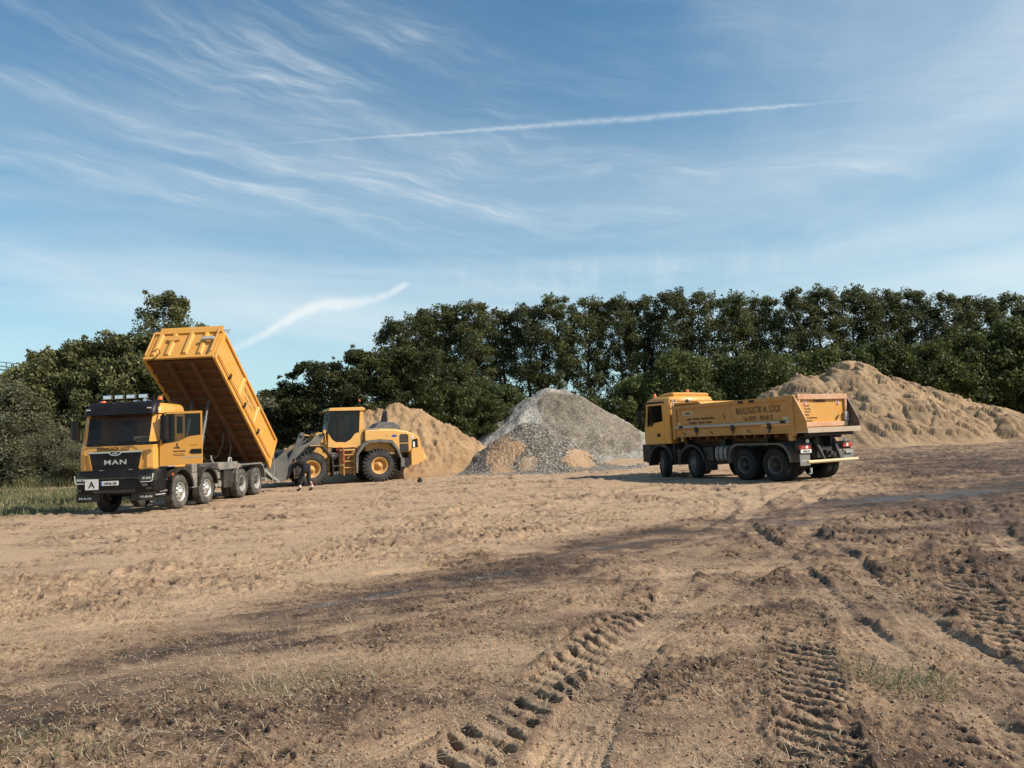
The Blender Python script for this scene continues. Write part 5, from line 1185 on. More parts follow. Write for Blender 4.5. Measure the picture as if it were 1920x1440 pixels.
    # fenders
    for s in (-1, 1):
        f = MB(); o = [(-2.03, .52), (-2.03, 1.38), (-2.30, 1.78), (-2.62, 2.02), (-3.25, 2.06), (-3.80, 2.0), (-4.08, 1.62), (-4.30, 1.08), (-4.30, .92)]
        i_ = [(-4.20, .98), (-4.22, 1.08), (-4.0, 1.55), (-3.75, 1.86), (-3.25, 1.92), (-2.68, 1.90), (-2.40, 1.70), (-2.15, 1.36), (-2.10, .52)]
        f.prism(o+i_, .80*s, 1.50*s, 'y'); fo = f.build('rear_fender', [ARM], t, .02)
        q = MB(); q.box(-4.17, -4.22, .95*s, 1.48*s, .50, 1.1); q.build('mudflap', [BLK], fo)
        q = MB(); q.box(-3.245, -3.255, .8*s, 1.504*s, 1.9, 2.066); q.build('fender_seam', [BLK], fo)
        f = MB(); o = [(.08, 1.88), (-.50, 1.86), (-.98, 1.28), (-1.0, .42)]; i_ = [(-1.08+.14, .42), (-.92, 1.26), (-.48, 1.78), (.08, 1.82)]
        f.prism(o+i_, .82*s, 1.46*s, 'y'); fo = f.build('front_fender', [BLKD], t, .008)
        q = MB(); q.prism([(.09, 1.90), (-.48, 1.88), (-.50, 1.86), (.08, 1.87)], .82*s, 1.47*s, 'y'); q.build('fender_top', [LOADY], fo)
        # inner dark panel
    # front frame
    ff = MB(); ff.prism([(-.95, .55), (-.95, 1.45), (-.85, 2.0), (-.62, 2.50), (-.35, 2.50), (-.05, 1.75), (.35, 1.3), (.45, .7), (.2, .5)], -.60, -.30, 'y'); ff.prism([(-.95, .55), (-.95, 1.45), (-.85, 2.0), (-.62, 2.50), (-.35, 2.50), (-.05, 1.75), (.35, 1.3), (.45, .7), (.2, .5)], .30, .60, 'y')
    ff.box(-.95, -.55, -.3, .3, .6, 1.6); ff.build('front_frame', [LOADY], t, .02)
    bl = MB()
    for s in (-1, 1): bl.cyl((-.55, s*.62, 2.3), (-.55, s*.66, 2.3), .07, 12); bl.cyl((-.62, s*.62, 1.95), (-.62, s*.66, 1.95), .055, 12)
    bl.build('frame_pin', [BLKD], t)
    # lift arms + linkage
    for s in (-1, 1):
        a = MB(); a.prism([(-.60, 2.42), (-.30, 2.36), (-.05, 2.06), (.45, 1.86), (.80, 1.55), (1.10, .95), (1.36, .55), (1.20, .38), (.98, .42), (.62, 1.08), (.25, 1.45), (-.20, 1.62), (-.50, 1.98), (-.68, 2.30)], s*.62, s*.76, 'y'); a.build('lift_arm', [ARM], t, .02)
        c = MB(); c.cyl((-.75, s*.52, 1.05), (.05, s*.52, 1.35), .085, 14); c.cyl((.05, s*.52, 1.35), (.45, s*.52, 1.5), .045, 12); c.build('lift_ram', [LOADY], t)
    bc = MB(); bc.prism([(.10, 2.50), (.24, 2.54), (.34, 2.46), (.42, 2.25), (.62, 1.75), (.80, 1.35), (.92, 1.05), (.78, .98), (.52, 1.30), (.30, 1.70), (.12, 2.20)], -.16, .16, 'y'); bc.cyl((.22, -.22, 2.42), (.22, .22, 2.42), .09, 14); bc.build('bell_crank', [ARM], t, .02)
    tr = MB(); tr.cyl((-.60, .0, 2.30), (-.15, 0, 2.36), .10, 14); tr.cyl((-.15, 0, 2.36), (.22, 0, 2.42), .05, 12); tr.build('tilt_ram', [LOADY], t)
    lk = MB(); lk.prism([(.80, .98), (1.20, 1.15), (1.24, 1.0), (.84, .84)], -.10, .10, 'y'); lk.build('tilt_link', [ARM], t, .02)
    ct = MB(); ct.box(.25, .95, -.62, .62, 1.15, 1.3); ct.build('cross_tube', [ARM], t, .03)
    hs_ = MB()
    for k in range(4):
        y = -.24+.16*k; hs_.tube([(-.85, y, 1.9), (-.75, y+.03, 2.45+.04*k), (-.35, y, 2.62-.03*k), (.05, y*.6, 2.5), (.25, y*.5, 2.3)], .022, 6)
    hs_.tube([(-.7, .3, 2.55), (-.5, .42, 2.72), (-.3, .3, 2.6)], .02, 6); hs_.build('hose', [BLK], t)
    # work lights on posts in front of the cab
    for s in (-1, 1):
        p = MB(); p.tube([(-.80, s*.72, 1.9), (-.72, s*.80, 2.5)], .025, 6); p.box(-.76, -.64, s*.72, s*.92, 2.44, 2.60); p.build('work_lamp', [LOADY], t, .012)
    # bucket, curled back
    b = MB(); prof = [(2.12, .86), (1.78, .52), (1.45, .30), (1.22, .36), (1.10, .62), (1.06, 1.05), (1.08, 1.40), (1.12, 1.55), (1.22, 1.66)]
    inn = [(1.26, 1.63), (1.17, 1.53), (1.13, 1.38), (1.11, 1.05), (1.15, .66), (1.26, .42), (1.44, .36), (1.76, .57), (2.10, .90)]
    b.prism(prof+inn, -1.40, 1.40, 'y'); bk = b.build('bucket', [ARM], t, .006)
    for s in (-1, 1):
        q = MB(); q.prism([(2.06, .84), (1.78, .52), (1.45, .31), (1.24, .37), (1.12, .62), (1.08, 1.05), (1.10, 1.40), (1.14, 1.58), (1.26, 1.62), (1.62, 1.35), (2.0, .98)], s*1.37, s*1.42, 'y'); q.build('side_plate', [ARM], bk)
        q = MB(); q.prism([(2.14, .88), (1.78, .50), (1.44, .27), (1.46, .37), (1.76, .62), (2.06, .96)], s*1.42, s*1.45, 'y'); q.build('side_cutter', [RIMG], bk, .004)
        q = MB(); q.prism([(1.12, .4), (1.15, 1.1), (.90, 1.0), (.88, .60), (1.0, .35)], s*.60, s*.78, 'y'); q.build('bucket_bracket', [ARM], bk, .01)
    q = MB(); q.prism([(2.02, .76), (2.24, .96), (2.22, .99), (1.98, .80)], -1.42, 1.42, 'y'); q.build('cutting_edge', [RIMG], bk)
    q = MB(); q.prism([(1.18, 1.64), (1.14, 1.74), (1.18, 1.75), (1.26, 1.64)], -1.30, 1.30, 'y'); q.build('spill_guard', [ARM], bk)
    # ---- cab
    Y = .80
    cb = MB(); cb.prism([(-.86, 1.78), (-.90, 2.42), (-1.06, 2.14), (-1.22, 2.02), (-1.70, 1.98), (-1.96, 2.12), (-2.15, 2.38), (-2.34, 2.44), (-2.34, 2.44), (-2.62, 2.60), (-2.62, 1.62), (-2.05, 1.74), (-1.45, 1.72)], -Y, Y, 'y'); cab = cb.build('cab_base', [LOADY], t, .015)
    dk = MB(); dk.box(-1.35, -2.2, -Y+.02, Y-.02, 1.55, 1.76); dk.build('cab_floor', [BLKD], cab)
    rf = MB(); rf.loft([[(-.92, y, 3.50), (-.98, y, 3.64), (-2.58, y, 3.66), (-2.68, y, 3.58), (-2.66, y, 3.50)] for y in (-.86, -.80, .80, .86)]); rf.v = [(x, y, z-(.03 if abs(y) > .85 and z > 3.6 else 0)) for x, y, z in rf.v]; rf.build('cab_roof', [LOADY], cab, .015)
    for s in (-1, 1):
        p = MB(); p.prism([(-2.34, 2.40), (-2.62, 2.56), (-2.60, 3.52), (-2.44, 3.52)], s*(Y-.07), s*Y, 'y'); p.build('rear_pillar', [LOADY], cab, .01)
        p = MB(); p.prism([(-1.27, 2.02), (-1.38, 2.0), (-1.38, 3.5), (-1.29, 3.5)], s*(Y-.06), s*(Y+.012), 'y'); p.prism([(-.90, 2.42), (-.84, 2.5), (-1.0, 3.5), (-1.05, 3.5)], s*(Y-.05), s*(Y+.0), 'y')
        p.prism([(-1.38, 3.46), (-2.36, 3.46), (-2.36, 3.51), (-1.38, 3.51)], s*(Y-.03), s*(Y+.012), 'y'); p.prism([(-2.28, 2.44), (-2.36, 2.46), (-2.42, 3.48), (-2.34, 3.48)], s*(Y-.03), s*(Y+.012), 'y'); p.prism([(-1.38, 2.02), (-1.70, 1.99), (-1.95, 2.13), (-2.13, 2.38), (-2.30, 2.44), (-2.30, 2.51), (-2.10, 2.46), (-1.90, 2.20), (-1.70, 2.06), (-1.38, 2.08)], s*(Y-.03), s*(Y+.010), 'y')
        po = p.build('door_frame', [BLK], cab, .005)
        g = MB(); g.prism([(-1.36, 2.03), (-1.70, 2.0), (-1.95, 2.14), (-2.13, 2.40), (-2.32, 2.46), (-2.42, 3.48), (-1.36, 3.48)], s*(Y-.022), s*(Y-.014), 'y'); g.build('window', [SIDEG], cab)
        g = MB(); g.prism([(-.88, 2.45), (-1.07, 2.16), (-1.28, 2.04), (-1.30, 3.48), (-1.03, 3.48)], s*(Y-.022), s*(Y-.014), 'y'); g.build('window', [SIDEG], cab)
        hr = MB(); hr.tube([(-2.40, s*(Y+.05), 2.0), (-2.52, s*(Y+.06), 2.5), (-2.68, s*(Y+.04), 2.3), (-3.2, s*(Y+.2), 2.62)] if False else [(-2.44, s*(Y+.05), 1.75), (-2.58, s*(Y+.06), 2.2), (-2.56, s*(Y+.06), 2.5)], .018, 6); hr.build('handrail', [BLK], cab)
    g = MB(); g.prism([(-.86, 2.44), (-1.02, 3.49), (-1.035, 3.49), (-.875, 2.44)], -Y+.04, Y-.04, 'y'); g.build('windscreen', [WIND], cab)
    g = MB(); g.prism([(-2.60, 2.60), (-2.59, 3.49), (-2.575, 3.49), (-2.585, 2.60)], -Y+.06, Y-.06, 'y'); g.build('rear_window', [SIDEG], cab)
    st = MB(); st.box(-1.75, -2.2, -.25, .25, 2.25, 2.40); st.prism([(-2.12, 2.35), (-2.28, 2.35), (-2.36, 3.0), (-2.24, 3.0)], -.24, .24, 'y'); st.box(-2.26, -2.36, -.12, .12, 3.02, 3.2); st.build('seat', [SEAT], cab, .03)
    sw = MB(); c = Vector((-1.35, 0, 2.62)); ax = Vector((.6, 0, .8)); u = Vector((0, 1, 0)); w_ = ax.cross(u); sw.tube([c+(u*math.cos(2*PI*k/18)+w_*math.sin(2*PI*k/18))*.2 for k in range(19)], .016, 6); sw.cyl(c, (-1.15, 0, 2.1), .05, 8); sw.build('steering_wheel', [BLK], cab)
    b_ = beacon(cab, -2.50, .45, 3.92, .05, .10)
    q = MB(); q.cyl((-2.50, .45, 3.64), (-2.50, .45, 3.93), .012, 6); q.build('beacon_stalk', [BLK], cab)
    for s in (-1, 1): 
        q = MB(); q.tube([(-.98, s*.84, 3.45), (-.86, s*1.0, 3.40), (-.86, s*1.0, 3.15)], .015, 6); q.loft([[(-.84, s*.92, z), (-.80, s*1.0, z), (-.84, s*1.08, z)] for z in (2.95, 3.3)]); q.build('mirror', [BLK], cab)
    # ladder, handrails, hydraulic bay
    ld_ = MB()
    for x in (-1.50, -2.00): ld_.tube([(x, 1.22, .42), (x, 1.18, 1.66)], .022, 6)
    for z in (.78, 1.08, 1.38): ld_.box(-1.50, -2.0, 1.08, 1.26, z-.015, z+.02)
    ld_.box(-1.35, -2.05, .80, 1.24, 1.58, 1.64); ld_.build('ladder', [LOADY], t, .004)
    for s in (-1, 1):
        pn = MB(); pn.box(-1.34, -2.05, s*.55, s*.92, .50, 1.56); pn.build('side_tank', [paint('brown_tank', (.30, .17, .06), .6, dust=.5, bump=.004)], t, .03)
    ra = MB(); ra.tube([(-1.52, 1.26, 1.0), (-1.50, 1.28, 1.66), (-1.44, 1.28, 1.74), (-1.22, 1.28, 1.74), (-1.18, 1.28, 1.66), (-1.18, 1.28, 1.58)], .02, 8); ra.build('grab_rail', [REDM], t); ra = MB(); ra.tube([(-2.12, 1.1, 1.55), (-2.2, 1.2, 1.75), (-2.32, 1.2, 1.78), (-2.30, 1.1, 1.6)], .018, 8); ra.build('grab_rail', [REDM], t)
    jb = MB(); jb.box(-.95, -1.3, -.7, .7, 1.2, 1.5); jb.cyl((-1.1, .6, 1.35), (-1.1, .95, 1.35), .12, 12); jb.box(-.98, -1.30, .70, 1.05, 1.32, 1.48); jb.box(-1.02, -1.30, .66, .98, .85, .9); jb.box(-1.0, -1.3, .6, .95, .48, .62); jb.build('articulation_joint', [GREYD], t, .02)
    return t
wheel_loader()

# ------------------------------------------------------------------ vegetation
def leaf_mat(name, dark, mid, light, trans=.36):
    m = bpy.data.materials.new(name); m.use_nodes = True; N = NT(m.node_tree); b = N.n['Principled BSDF']
    ge = N.add('ShaderNodeNewGeometry'); oi = N.add('ShaderNodeObjectInfo')
    tc = N.add('ShaderNodeTexCoord').outputs['Object']
    f = N.math('ADD', N.math('MULTIPLY', ge.outputs['Random Per Island'], .55), N.math('MULTIPLY', N.noise(tc, .55, 3, .6), .55))
    f = N.math('ADD', f, N.math('MULTIPLY', N.math('SUBTRACT', oi.outputs['Random'], .5), .22))
    c = N.ramp(f, [(.22, dark), (.55, mid), (.9, light)])
    N.l.new(c, b.inputs['Base Color']); b.inputs['Roughness'].default_value = .55; b.inputs['Specular IOR Level'].default_value = .35
    tr = N.add('ShaderNodeBsdfTranslucent', {'Color': c}); mx = N.add('ShaderNodeMixShader', {0: trans, 1: b.outputs[0], 2: tr.outputs[0]})
    N.l.new(mx.outputs[0], N.n['Material Output'].inputs[0]); return m
LEAF_T = leaf_mat('tall_tree_leaves', (.040, .046, .016), (.092, .100, .034), (.20, .205, .075))
LEAF_B = leaf_mat('bushy_tree_leaves', (.036, .046, .012), (.088, .105, .028), (.20, .22, .065))
LEAF_D = leaf_mat('dark_hedge_leaves', (.022, .029, .008), (.056, .068, .018), (.14, .15, .045))
LEAF_L = leaf_mat('near_tree_leaves', (.052, .058, .020), (.14, .145, .055), (.30, .285, .125))
LEAF_W = leaf_mat('willow_leaves', (.11, .11, .06), (.22, .215, .125), (.36, .34, .22))
BARK = paint('bark', (.055, .042, .032), .9, wear=.4, bump=.03)
GRASSM = leaf_mat('verge_grass', (.07, .07, .03), (.17, .155, .07), (.38, .32, .18), .3)
STRAW = leaf_mat('straw', (.34, .26, .16), (.55, .44, .29), (.74, .64, .45), .2)
TUFTM = leaf_mat('green_tuft', (.10, .10, .045), (.20, .185, .09), (.50, .43, .27), .25)

def leaf_quads(C, rad, per, size, r_, elong=1.9, flat=.0, droop=0.0, squash=.8):
    n = len(C)*per; c = np.repeat(C, per, 0); rr = np.repeat(rad, per)
    d = r_.normal(size=(n, 3)); d /= np.linalg.norm(d, axis=1)[:, None]
    q = r_.random(n)**.42; p = c + d*(rr*q)[:, None]*np.array([1, 1, squash]) 
    nrm = r_.normal(size=(n, 3)) + d*.7; nrm[:, 2] += flat; nrm /= np.linalg.norm(nrm, axis=1)[:, None]
    t = r_.normal(size=(n, 3)); t[:, 2] -= droop; t -= nrm*(t*nrm).sum(1)[:, None]; t /= np.linalg.norm(t, axis=1)[:, None]
    b = np.cross(nrm, t); s = size*(.55+.9*r_.random(n))[:, None]; w = s/elong
    V = np.stack([p - t*s*.5, p + b*w*.5, p + t*s*.5 + nrm*s*.08, p - b*w*.5], 1).reshape(-1, 3)
    return V, np.arange(n*4).reshape(-1, 4)

def make_tree(name, H, Rw, mat, seed, shape, nb, per, leaf, label, cat, br=(.8, 1.2), z0=.14, group=None, elong=1.9, droop=0.0, gap=0.0, stems=1, squash=.8):
    r_ = np.random.default_rng(seed); C = []
    tries = 0
    while len(C) < nb and tries < nb*60:
        tries += 1
        u = z0+(1-z0)*r_.random()**.85
        if shape == 'column': pr = (min(1, (u-z0)/.18+.45))*math.sqrt(max(0, 1-(max(0, u-.45)/.585)**3)) if u > .45 else min(1, (u-z0)/.2+.55)
        elif shape == 'dome': pr = math.sqrt(max(0, 1-((u-.32)/.70)**2)) if u > .32 else .80+.20*(u/.32)
        else: pr = math.sqrt(max(0, 1-((u-.50)/.52)**2))
        if pr < .34: continue
        a = r_.random()*2*PI; q = r_.random()**.40
        lob = 1+.22*math.sin(3*a+seed)+.15*math.sin(5*a+seed*2+u*6)
        x, y = Rw*pr*q*lob*math.cos(a), Rw*pr*q*lob*math.sin(a)
        if gap and fbm(np.array([x*.5+seed]), np.array([u*H*.30+a]), 2, .5, seed)[0] > .9-gap: continue
        C.append((x, y, u*H*(.97+.05*r_.random())))
    C = np.array(C); rad = br[0]+(br[1]-br[0])*r_.random(len(C))
    rad *= np.where(C[:, 2] > .86*H, .80, 1.0)
    V, F = leaf_quads(C, rad, per, leaf, r_, elong, .35, droop, squash)
    # stray sprigs on the outline
    k = r_.integers(0, len(C), nb); S_ = C[k] + np.clip(r_.normal(size=(nb, 3)), -1.4, 1.4)*rad[k][:, None]*.52
    S_[:, 2] += .22*rad[k]
    V2, F2 = leaf_quads(S_, rad[k]*.36, max(6, per//9), leaf, r_, elong, .2, droop, squash)
    root = empty(name, (0, 0, 0), 0, label, cat, group)
    tk = MB()
    for s in range(stems):
        ox, oy = (0, 0) if stems == 1 else (r_.normal()*.5, r_.normal()*.5)
        pts = [(ox+.10*H*.05*r_.normal()*i, oy+.10*H*.05*r_.normal()*i, H*f) for i, f in enumerate((0, .12, .3, .5, .7, .9))]
        br0 = .016*H+.05; tk.tube([(pts[0][0], pts[0][1], -.3)]+pts, [br0*1.35, br0*1.2, br0, br0*.8, br0*.55, br0*.33, .03], 7)
        order = r_.permutation(len(C))[:min(len(C), 30)]
        for i in order:
            c = C[i]; zb = max(.08*H, c[2]-.9*math.hypot(c[0], c[1])-.4); f = zb/H
            k_ = np.interp(f, (0, .12, .3, .5, .7, .9), range(6)); k0 = int(min(4, k_)); w = k_-k0
            p0 = Vector(pts[k0]).lerp(Vector(pts[k0+1]), w); p2 = Vector(c); pm = p0.lerp(p2, .5)+Vector((0, 0, -.12*(p2-p0).length))
            rr = max(.02, .22*br0*(1-f)); tk.tube([p0, pm, p2], [rr*1.6, rr, .015], 5)
    tk.build('trunk', [BARK], root)
    np_mesh('crown', np.concatenate([V, V2]), np.concatenate([F, F2+len(V)]), mat, root)
    return root
def place_tree(src, x, y, rz, sx, sz, label, first=False, group=None, cat=None):
    r_ = src if first else copy_tree(src)
    r_.location = (x, y, 0); r_.rotation_euler = (0, 0, rz); r_.scale = (sx, sx, sz); r_['label'] = label
    if group: r_['group'] = group
    if cat: r_['category'] = cat
    return r_
ORD = ['leftmost', 'second', 'third', 'fourth', 'fifth', 'sixth', 'seventh', 'eighth', 'ninth', 'tenth', 'eleventh', 'twelfth', 'thirteenth', 'fourteenth', 'fifteenth', 'sixteenth', 'seventeenth', 'eighteenth', 'nineteenth', 'twentieth', 'twenty-first', 'twenty-second', 'twenty-third', 'twenty-fourth', 'twenty-fifth', 'twenty-sixth']
def nth(i, what): return ('leftmost ' + what) if i == 0 else (ORD[i] + ' from the left ' + what)

tall = [make_tree('tall_tree', 17.5, 3.3, LEAF_T, 100+k, 'column', 215, 115, .245, 'x', 'tree', (.55, 1.10), .10, 'tall trees in the back row', gap=.26) for k in range(5)]
row = [(-13.6, 88, 16.4, 1.0), (-11.2, 92, 17.9, 1.1), (-8.3, 92, 18.9, 1.25), (-4.6, 91, 18.6, 1.15), (-1.0, 94, 18.2, .95), (2.2, 92, 18.3, .95), (5.6, 91, 19.1, 1.0), (9.6, 92, 19.0, 1.0), (13.6, 92, 18.6, .95), (17.0, 93, 18.9, .9), (20.2, 91, 19.1, 1.0), (24.0, 92, 19.0, 1.0), (28.3, 92, 18.7, .95), (31.6, 93, 18.2, .9), (35.4, 91, 18.5, .95), (39.2, 92, 18.9, 1.0), (43.2, 92, 18.7, 1.0), (47.2, 92, 18.5, 1.0), (50.8, 93, 18.2, .95), (54.6, 91, 17.4, .95), (58.8, 92, 16.9, 1.0), (63.2, 92, 17.1, 1.05), (67.5, 92, 18, 1.0)]
used = set()
for i, (x, y, h, s) in enumerate(row):
    k = (i*3+1) % 5; first = k not in used; used.add(k)
    place_tree(tall[k], x, y, i*2.1, s, h/17.5, nth(i, 'tall dark leafy tree in the long back row'), first)
bush = [make_tree('bushy_tree', 9.0, 4.2, LEAF_B, 200+k, 'dome', 120, 150, .30, 'x', 'tree', (.8, 1.35), .03, 'bushy trees in front of the tall row') for k in range(3)]
used = set()
bl_ = [(-1.4, 74, 7.2, .85), (2.6, 80, 5.5, .9), (8.5, 80, 6.0, .9), (13.5, 79, 7.8, .85), (17.6, 78, 10.0, 1.0), (21.5, 79, 9.8, 1.0), (25.6, 76, 9.6, .95), (29.6, 80, 9.4, 1.0), (34.2, 80, 10.2, 1.0), (39.2, 79, 10.5, 1.0), (43.6, 77, 9.8, 1.0), (47.8, 78, 11.2, 1.1), (52.4, 77, 11.8, 1.15), (57.5, 78, 12.0, 1.2), (63.5, 78, 12.0, 1.2)]
for i, (x, y, h, s) in enumerate(bl_):
    k = i % 3; first = k not in used; used.add(k)
    place_tree(bush[k], x, y, i*1.7, s, h/9.0, nth(i, 'lower bushy green tree growing in front of the tall row'), first)
dark = [make_tree('dark_tree', 8.6, 3.6, LEAF_D, 300+k, 'dome', 120, 170, .26, 'x', 'tree', (.65, 1.15), .02, 'dark trees behind the wheel loader', elong=2.4, squash=.5) for k in range(3)]
used = set()
dl = [(-20.2, 61, 5.2, .75), (-18.0, 60, 7.2, .85), (-15.6, 60, 8.9, .9), (-12.9, 60, 9.6, 1.0), (-10.2, 61, 9.9, 1.0), (-7.4, 60, 9.6, 1.0), (-4.9, 61, 7.8, .85), (-2.6, 62, 5.8, .7)]
for i, (x, y, h, s) in enumerate(dl):
    k = i % 3; first = k not in used; used.add(k)
    place_tree(dark[k], x, y, i*2.3+.4, s, h/8.6, nth(i, 'dense dark tree in the clump behind the wheel loader'), first)
near = [make_tree('broadleaf_tree', 7.6, 2.7, LEAF_L, 400+k, 'dome', 150, 230, .17, 'x', 'tree', (.42, .80), .03, 'broadleaf trees behind the raised tipper', elong=1.6) for k in range(2)]
used = set()
nl = [(-31.2, 50, 9.2, 1.15, 0), (-28.8, 49.5, 9.5, 1.2, 1), (-26.0, 50, 10.0, 1.25, 0), (-23.4, 51, 9.6, 1.1, 1), (-21.6, 50, 9.0, .85, 0)]
for i, (x, y, h, s, k) in enumerate(nl):
    first = k not in used; used.add(k)
    place_tree(near[k], x, y, i*1.9+.8, s, h/7.6, nth(i, 'rounded broadleaf tree in the clump behind the raised tipper'), first)
tt = make_tree('broadleaf_tree', 11.7, 2.5, LEAF_L, 450, 'round', 80, 230, .19, 'x', 'tree', (.5, .95), .30, None, gap=.35)
place_tree(tt, -26.2, 56.0, .6, 1.15, 1.2, 'tall open-crowned tree rising above the raised dump body', True)
wil = [make_tree('willow_bush', 6.0, 2.4, LEAF_W, 500+k, 'dome', 120, 300, .17, 'x', 'bush', (.45, .8), .0, 'pale willow bushes at the left edge', elong=4.5, droop=-.8, stems=3, squash=1.2) for k in range(2)]
place_tree(wil[0], -32.6, 47, .4, 1.45, 1.12, 'pale grey-green willow bush at the left edge', True)
place_tree(wil[1], -28.9, 46.5, 1.9, .95, .62, 'low pale willow bush between the left edge and the raised tipper', True)
place_tree(wil[1], -26.0, 46.5, 3.3, 1.0, .45, 'lowest scrubby willow bush right behind the raised tipper cab')
pt = make_tree('distant_tree', 9.5, 4.0, LEAF_W, 560, 'dome', 60, 120, .4, 'pale distant tree seen between the raised body and the dark clump', 'tree', (.8, 1.5), .05)
pt.location = (-31.5, 98, 0)
g2 = copy_tree(pt); g2.location = (-36.5, 102, 0); g2.scale = (.9, .9, .85); g2['label'] = 'second pale distant tree, hidden mostly behind the raised dump body'

def blades(name, P, hgt, wid, lean, mat, label, cat, sd, hfun, kind='stuff', curl=.5):
    r_ = np.random.default_rng(sd); n = len(P); z = hfun(P[:, 0], P[:, 1]) - .004
    b = np.stack([P[:, 0], P[:, 1], z], 1); a = r_.random(n)*2*PI; h = hgt[0]*(hgt[1]/hgt[0])**r_.random(n)
    ln = lean[0]+(lean[1]-lean[0])*r_.random(n)
    d = np.stack([np.cos(a)*np.sin(ln), np.sin(a)*np.sin(ln), np.cos(ln)], 1)
    ln2 = np.minimum(ln+curl*r_.random(n), 1.66)
    a2 = a+r_.normal(size=n)*.5
    d2 = np.stack([np.cos(a2)*np.sin(ln2), np.sin(a2)*np.sin(ln2), np.cos(ln2)], 1)
    sd_ = np.stack([-np.sin(a), np.cos(a), 0*a], 1)*wid*(.6+.8*r_.random(n))[:, None]*.5
    p1 = b + d*(h*.5)[:, None]; p2 = p1 + d2*(h*.5)[:, None]
    V = np.stack([b-sd_, b+sd_, p1+sd_*.9, p1-sd_*.9, p2+sd_*.25, p2-sd_*.25], 1).reshape(-1, 3)
    i = np.arange(n)*6; F = np.concatenate([np.stack([i, i+1, i+2, i+3], 1), np.stack([i+3, i+2, i+4, i+5], 1)])
    o = np_mesh(name, V, F, mat); return tag(o, label, cat, None, kind)
r5 = np.random.default_rng(55)
# dry stubble: clumps scattered in the left and middle foreground
def clumps(n, per, cx, spread):
    P = []
    while len(P) < n:
        y = 3.4*(15/3.4)**r5.random(); x = y*math.tan(r5.uniform(-.72, .72))
        if fbm(np.array([x*.6]), np.array([y*.6]), 3, .5, 700)[0] < cx(x, y): continue
        P.append((x, y))
    P = np.array(P); m = r5.integers(1, per, len(P)); Q = np.repeat(P, m, 0); return Q + r5.normal(size=Q.shape)*spread
thr = lambda x, y: (-.28 if (x < .25*y-.6 and y < 9.5) else .10 if y < 9 else .42)
blades('dry_stubble', clumps(3400, 9, thr, .04), (.03, .13), .0036, (.9, 1.55), STRAW, 'dry straw stubble scattered over the damp foreground soil', 'straw', 61, gh, curl=.6)
blades('loose_straw', clumps(2600, 4, lambda x, y: -.5 if (x < 1.5 and y < 9) else .2, .10), (.04, .16), .0032, (1.40, 1.57), STRAW, 'flattened straw stalks lying on the trampled soil', 'straw', 62, lambda x, y: gh(x, y)+.006, curl=.1)
def disc(cx, cy, rx, ry, n): 
    a = r5.random(n)*2*PI; q = np.sqrt(r5.random(n)); return np.stack([cx+rx*q*np.cos(a)+.04*r5.normal(size=n), cy+ry*q*np.sin(a)+.04*r5.normal(size=n)], 1)
blades('grass_tuft', np.concatenate([disc(2.50, 4.95, .27, .30, 420), disc(2.3, 5.35, .2, .3, 120)]), (.05, .20), .005, (.5, 1.4), TUFTM, 'green and dry grass tuft between the wheel tracks at the lower right', 'grass', 63, gh, curl=.7)
blades('grass_tuft', np.concatenate([disc(-1.55, 5.45, .42, .30, 380), disc(-2.1, 5.3, .3, .25, 140), disc(-.9, 5.6, .3, .2, 90)]), (.04, .14), .005, (.5, 1.4), TUFTM, 'thin patch of green grass in the middle of the damp foreground', 'grass', 64, gh, curl=.7)
blades('grass_tuft', np.concatenate([disc(-3.1, 4.55, .35, .30, 350), disc(-2.5, 4.3, .3, .2, 120)]), (.04, .14), .005, (.5, 1.4), TUFTM, 'green grass patch at the lower left corner', 'grass', 65, gh, curl=.7)
def verge(n, f):
    P = []
    while sum(len(p) for p in P) < n:
        y = r5.uniform(22, 52, n); x = r5.uniform(-42, -11.5, n); g = ground_fields(x, y)[3]
        k = (g*f(x, y) > r5.random(n)); P.append(np.stack([x[k], y[k]], 1))
    return np.concatenate(P)[:n]
blades('verge_grass', verge(75000, lambda x, y: sstep(fbm(x*.5, y*.5, 3, .5, 77), -.6, .2)), (.08, .32), .016, (.1, .7), GRASSM, 'short meadow grass on the verge at the left', 'grass', 66, gh)
blades('tall_grass', verge(42000, lambda x, y: sstep(y, 43.5, 45)*sstep(fbm(x*.4, y*.4, 3, .5, 78), -.5, .2)), (.30, .85), .020, (.05, .4), leaf_mat('tall_grass_leaves', (.08, .085, .035), (.17, .165, .07), (.36, .31, .17), .3), 'tall pale seeding grass in front of the left bushes', 'grass', 67, gh)

# ------------------------------------------------------------------ far things
def overpass():
    t = empty('road_bridge', (-46, 63, 0), R(-9), 'grey road bridge with a tube railing behind the bushes at the far left', 'bridge')
    sl = -.16
    P = lambda x, z: z + sl*(x)
    d = MB(); d.loft([[(x, -3, P(x, 9.6)), (x, 3, P(x, 9.6)), (x, 3, P(x, 8.7)), (x, -3, P(x, 8.7))] for x in (-14, -2, 6, 12, 17)]); d.build('deck', [paint('concrete', (.30, .29, .27), .9, wear=.3, bump=.02)], t)
    for y in (-2.9, 2.9):
        r_ = MB()
        for z in (9.95, 10.25, 10.6): r_.tube([(-14, y, P(-14, z)), (17, y, P(17, z))], .035, 6)
        for k in range(16): x = -14+k*2.05; r_.tube([(x, y, P(x, 9.6)), (x, y, P(x, 10.6))], .04, 6)
        r_.build('railing', [paint('rail_steel', (.16, .17, .18), .5, bump=0)], t)
    for x in (-8, 6):
        p = MB(); p.box(x-.5, x+.5, -2.4, 2.4, -.3, P(x, 8.7)); p.build('pier', [paint('concrete', (.3, .29, .27))], t)
overpass()
t = empty('utility_pole', (-22.3, 75, 0), .3, 'thin dark pole with a small crossarm above the dark trees', 'pole')
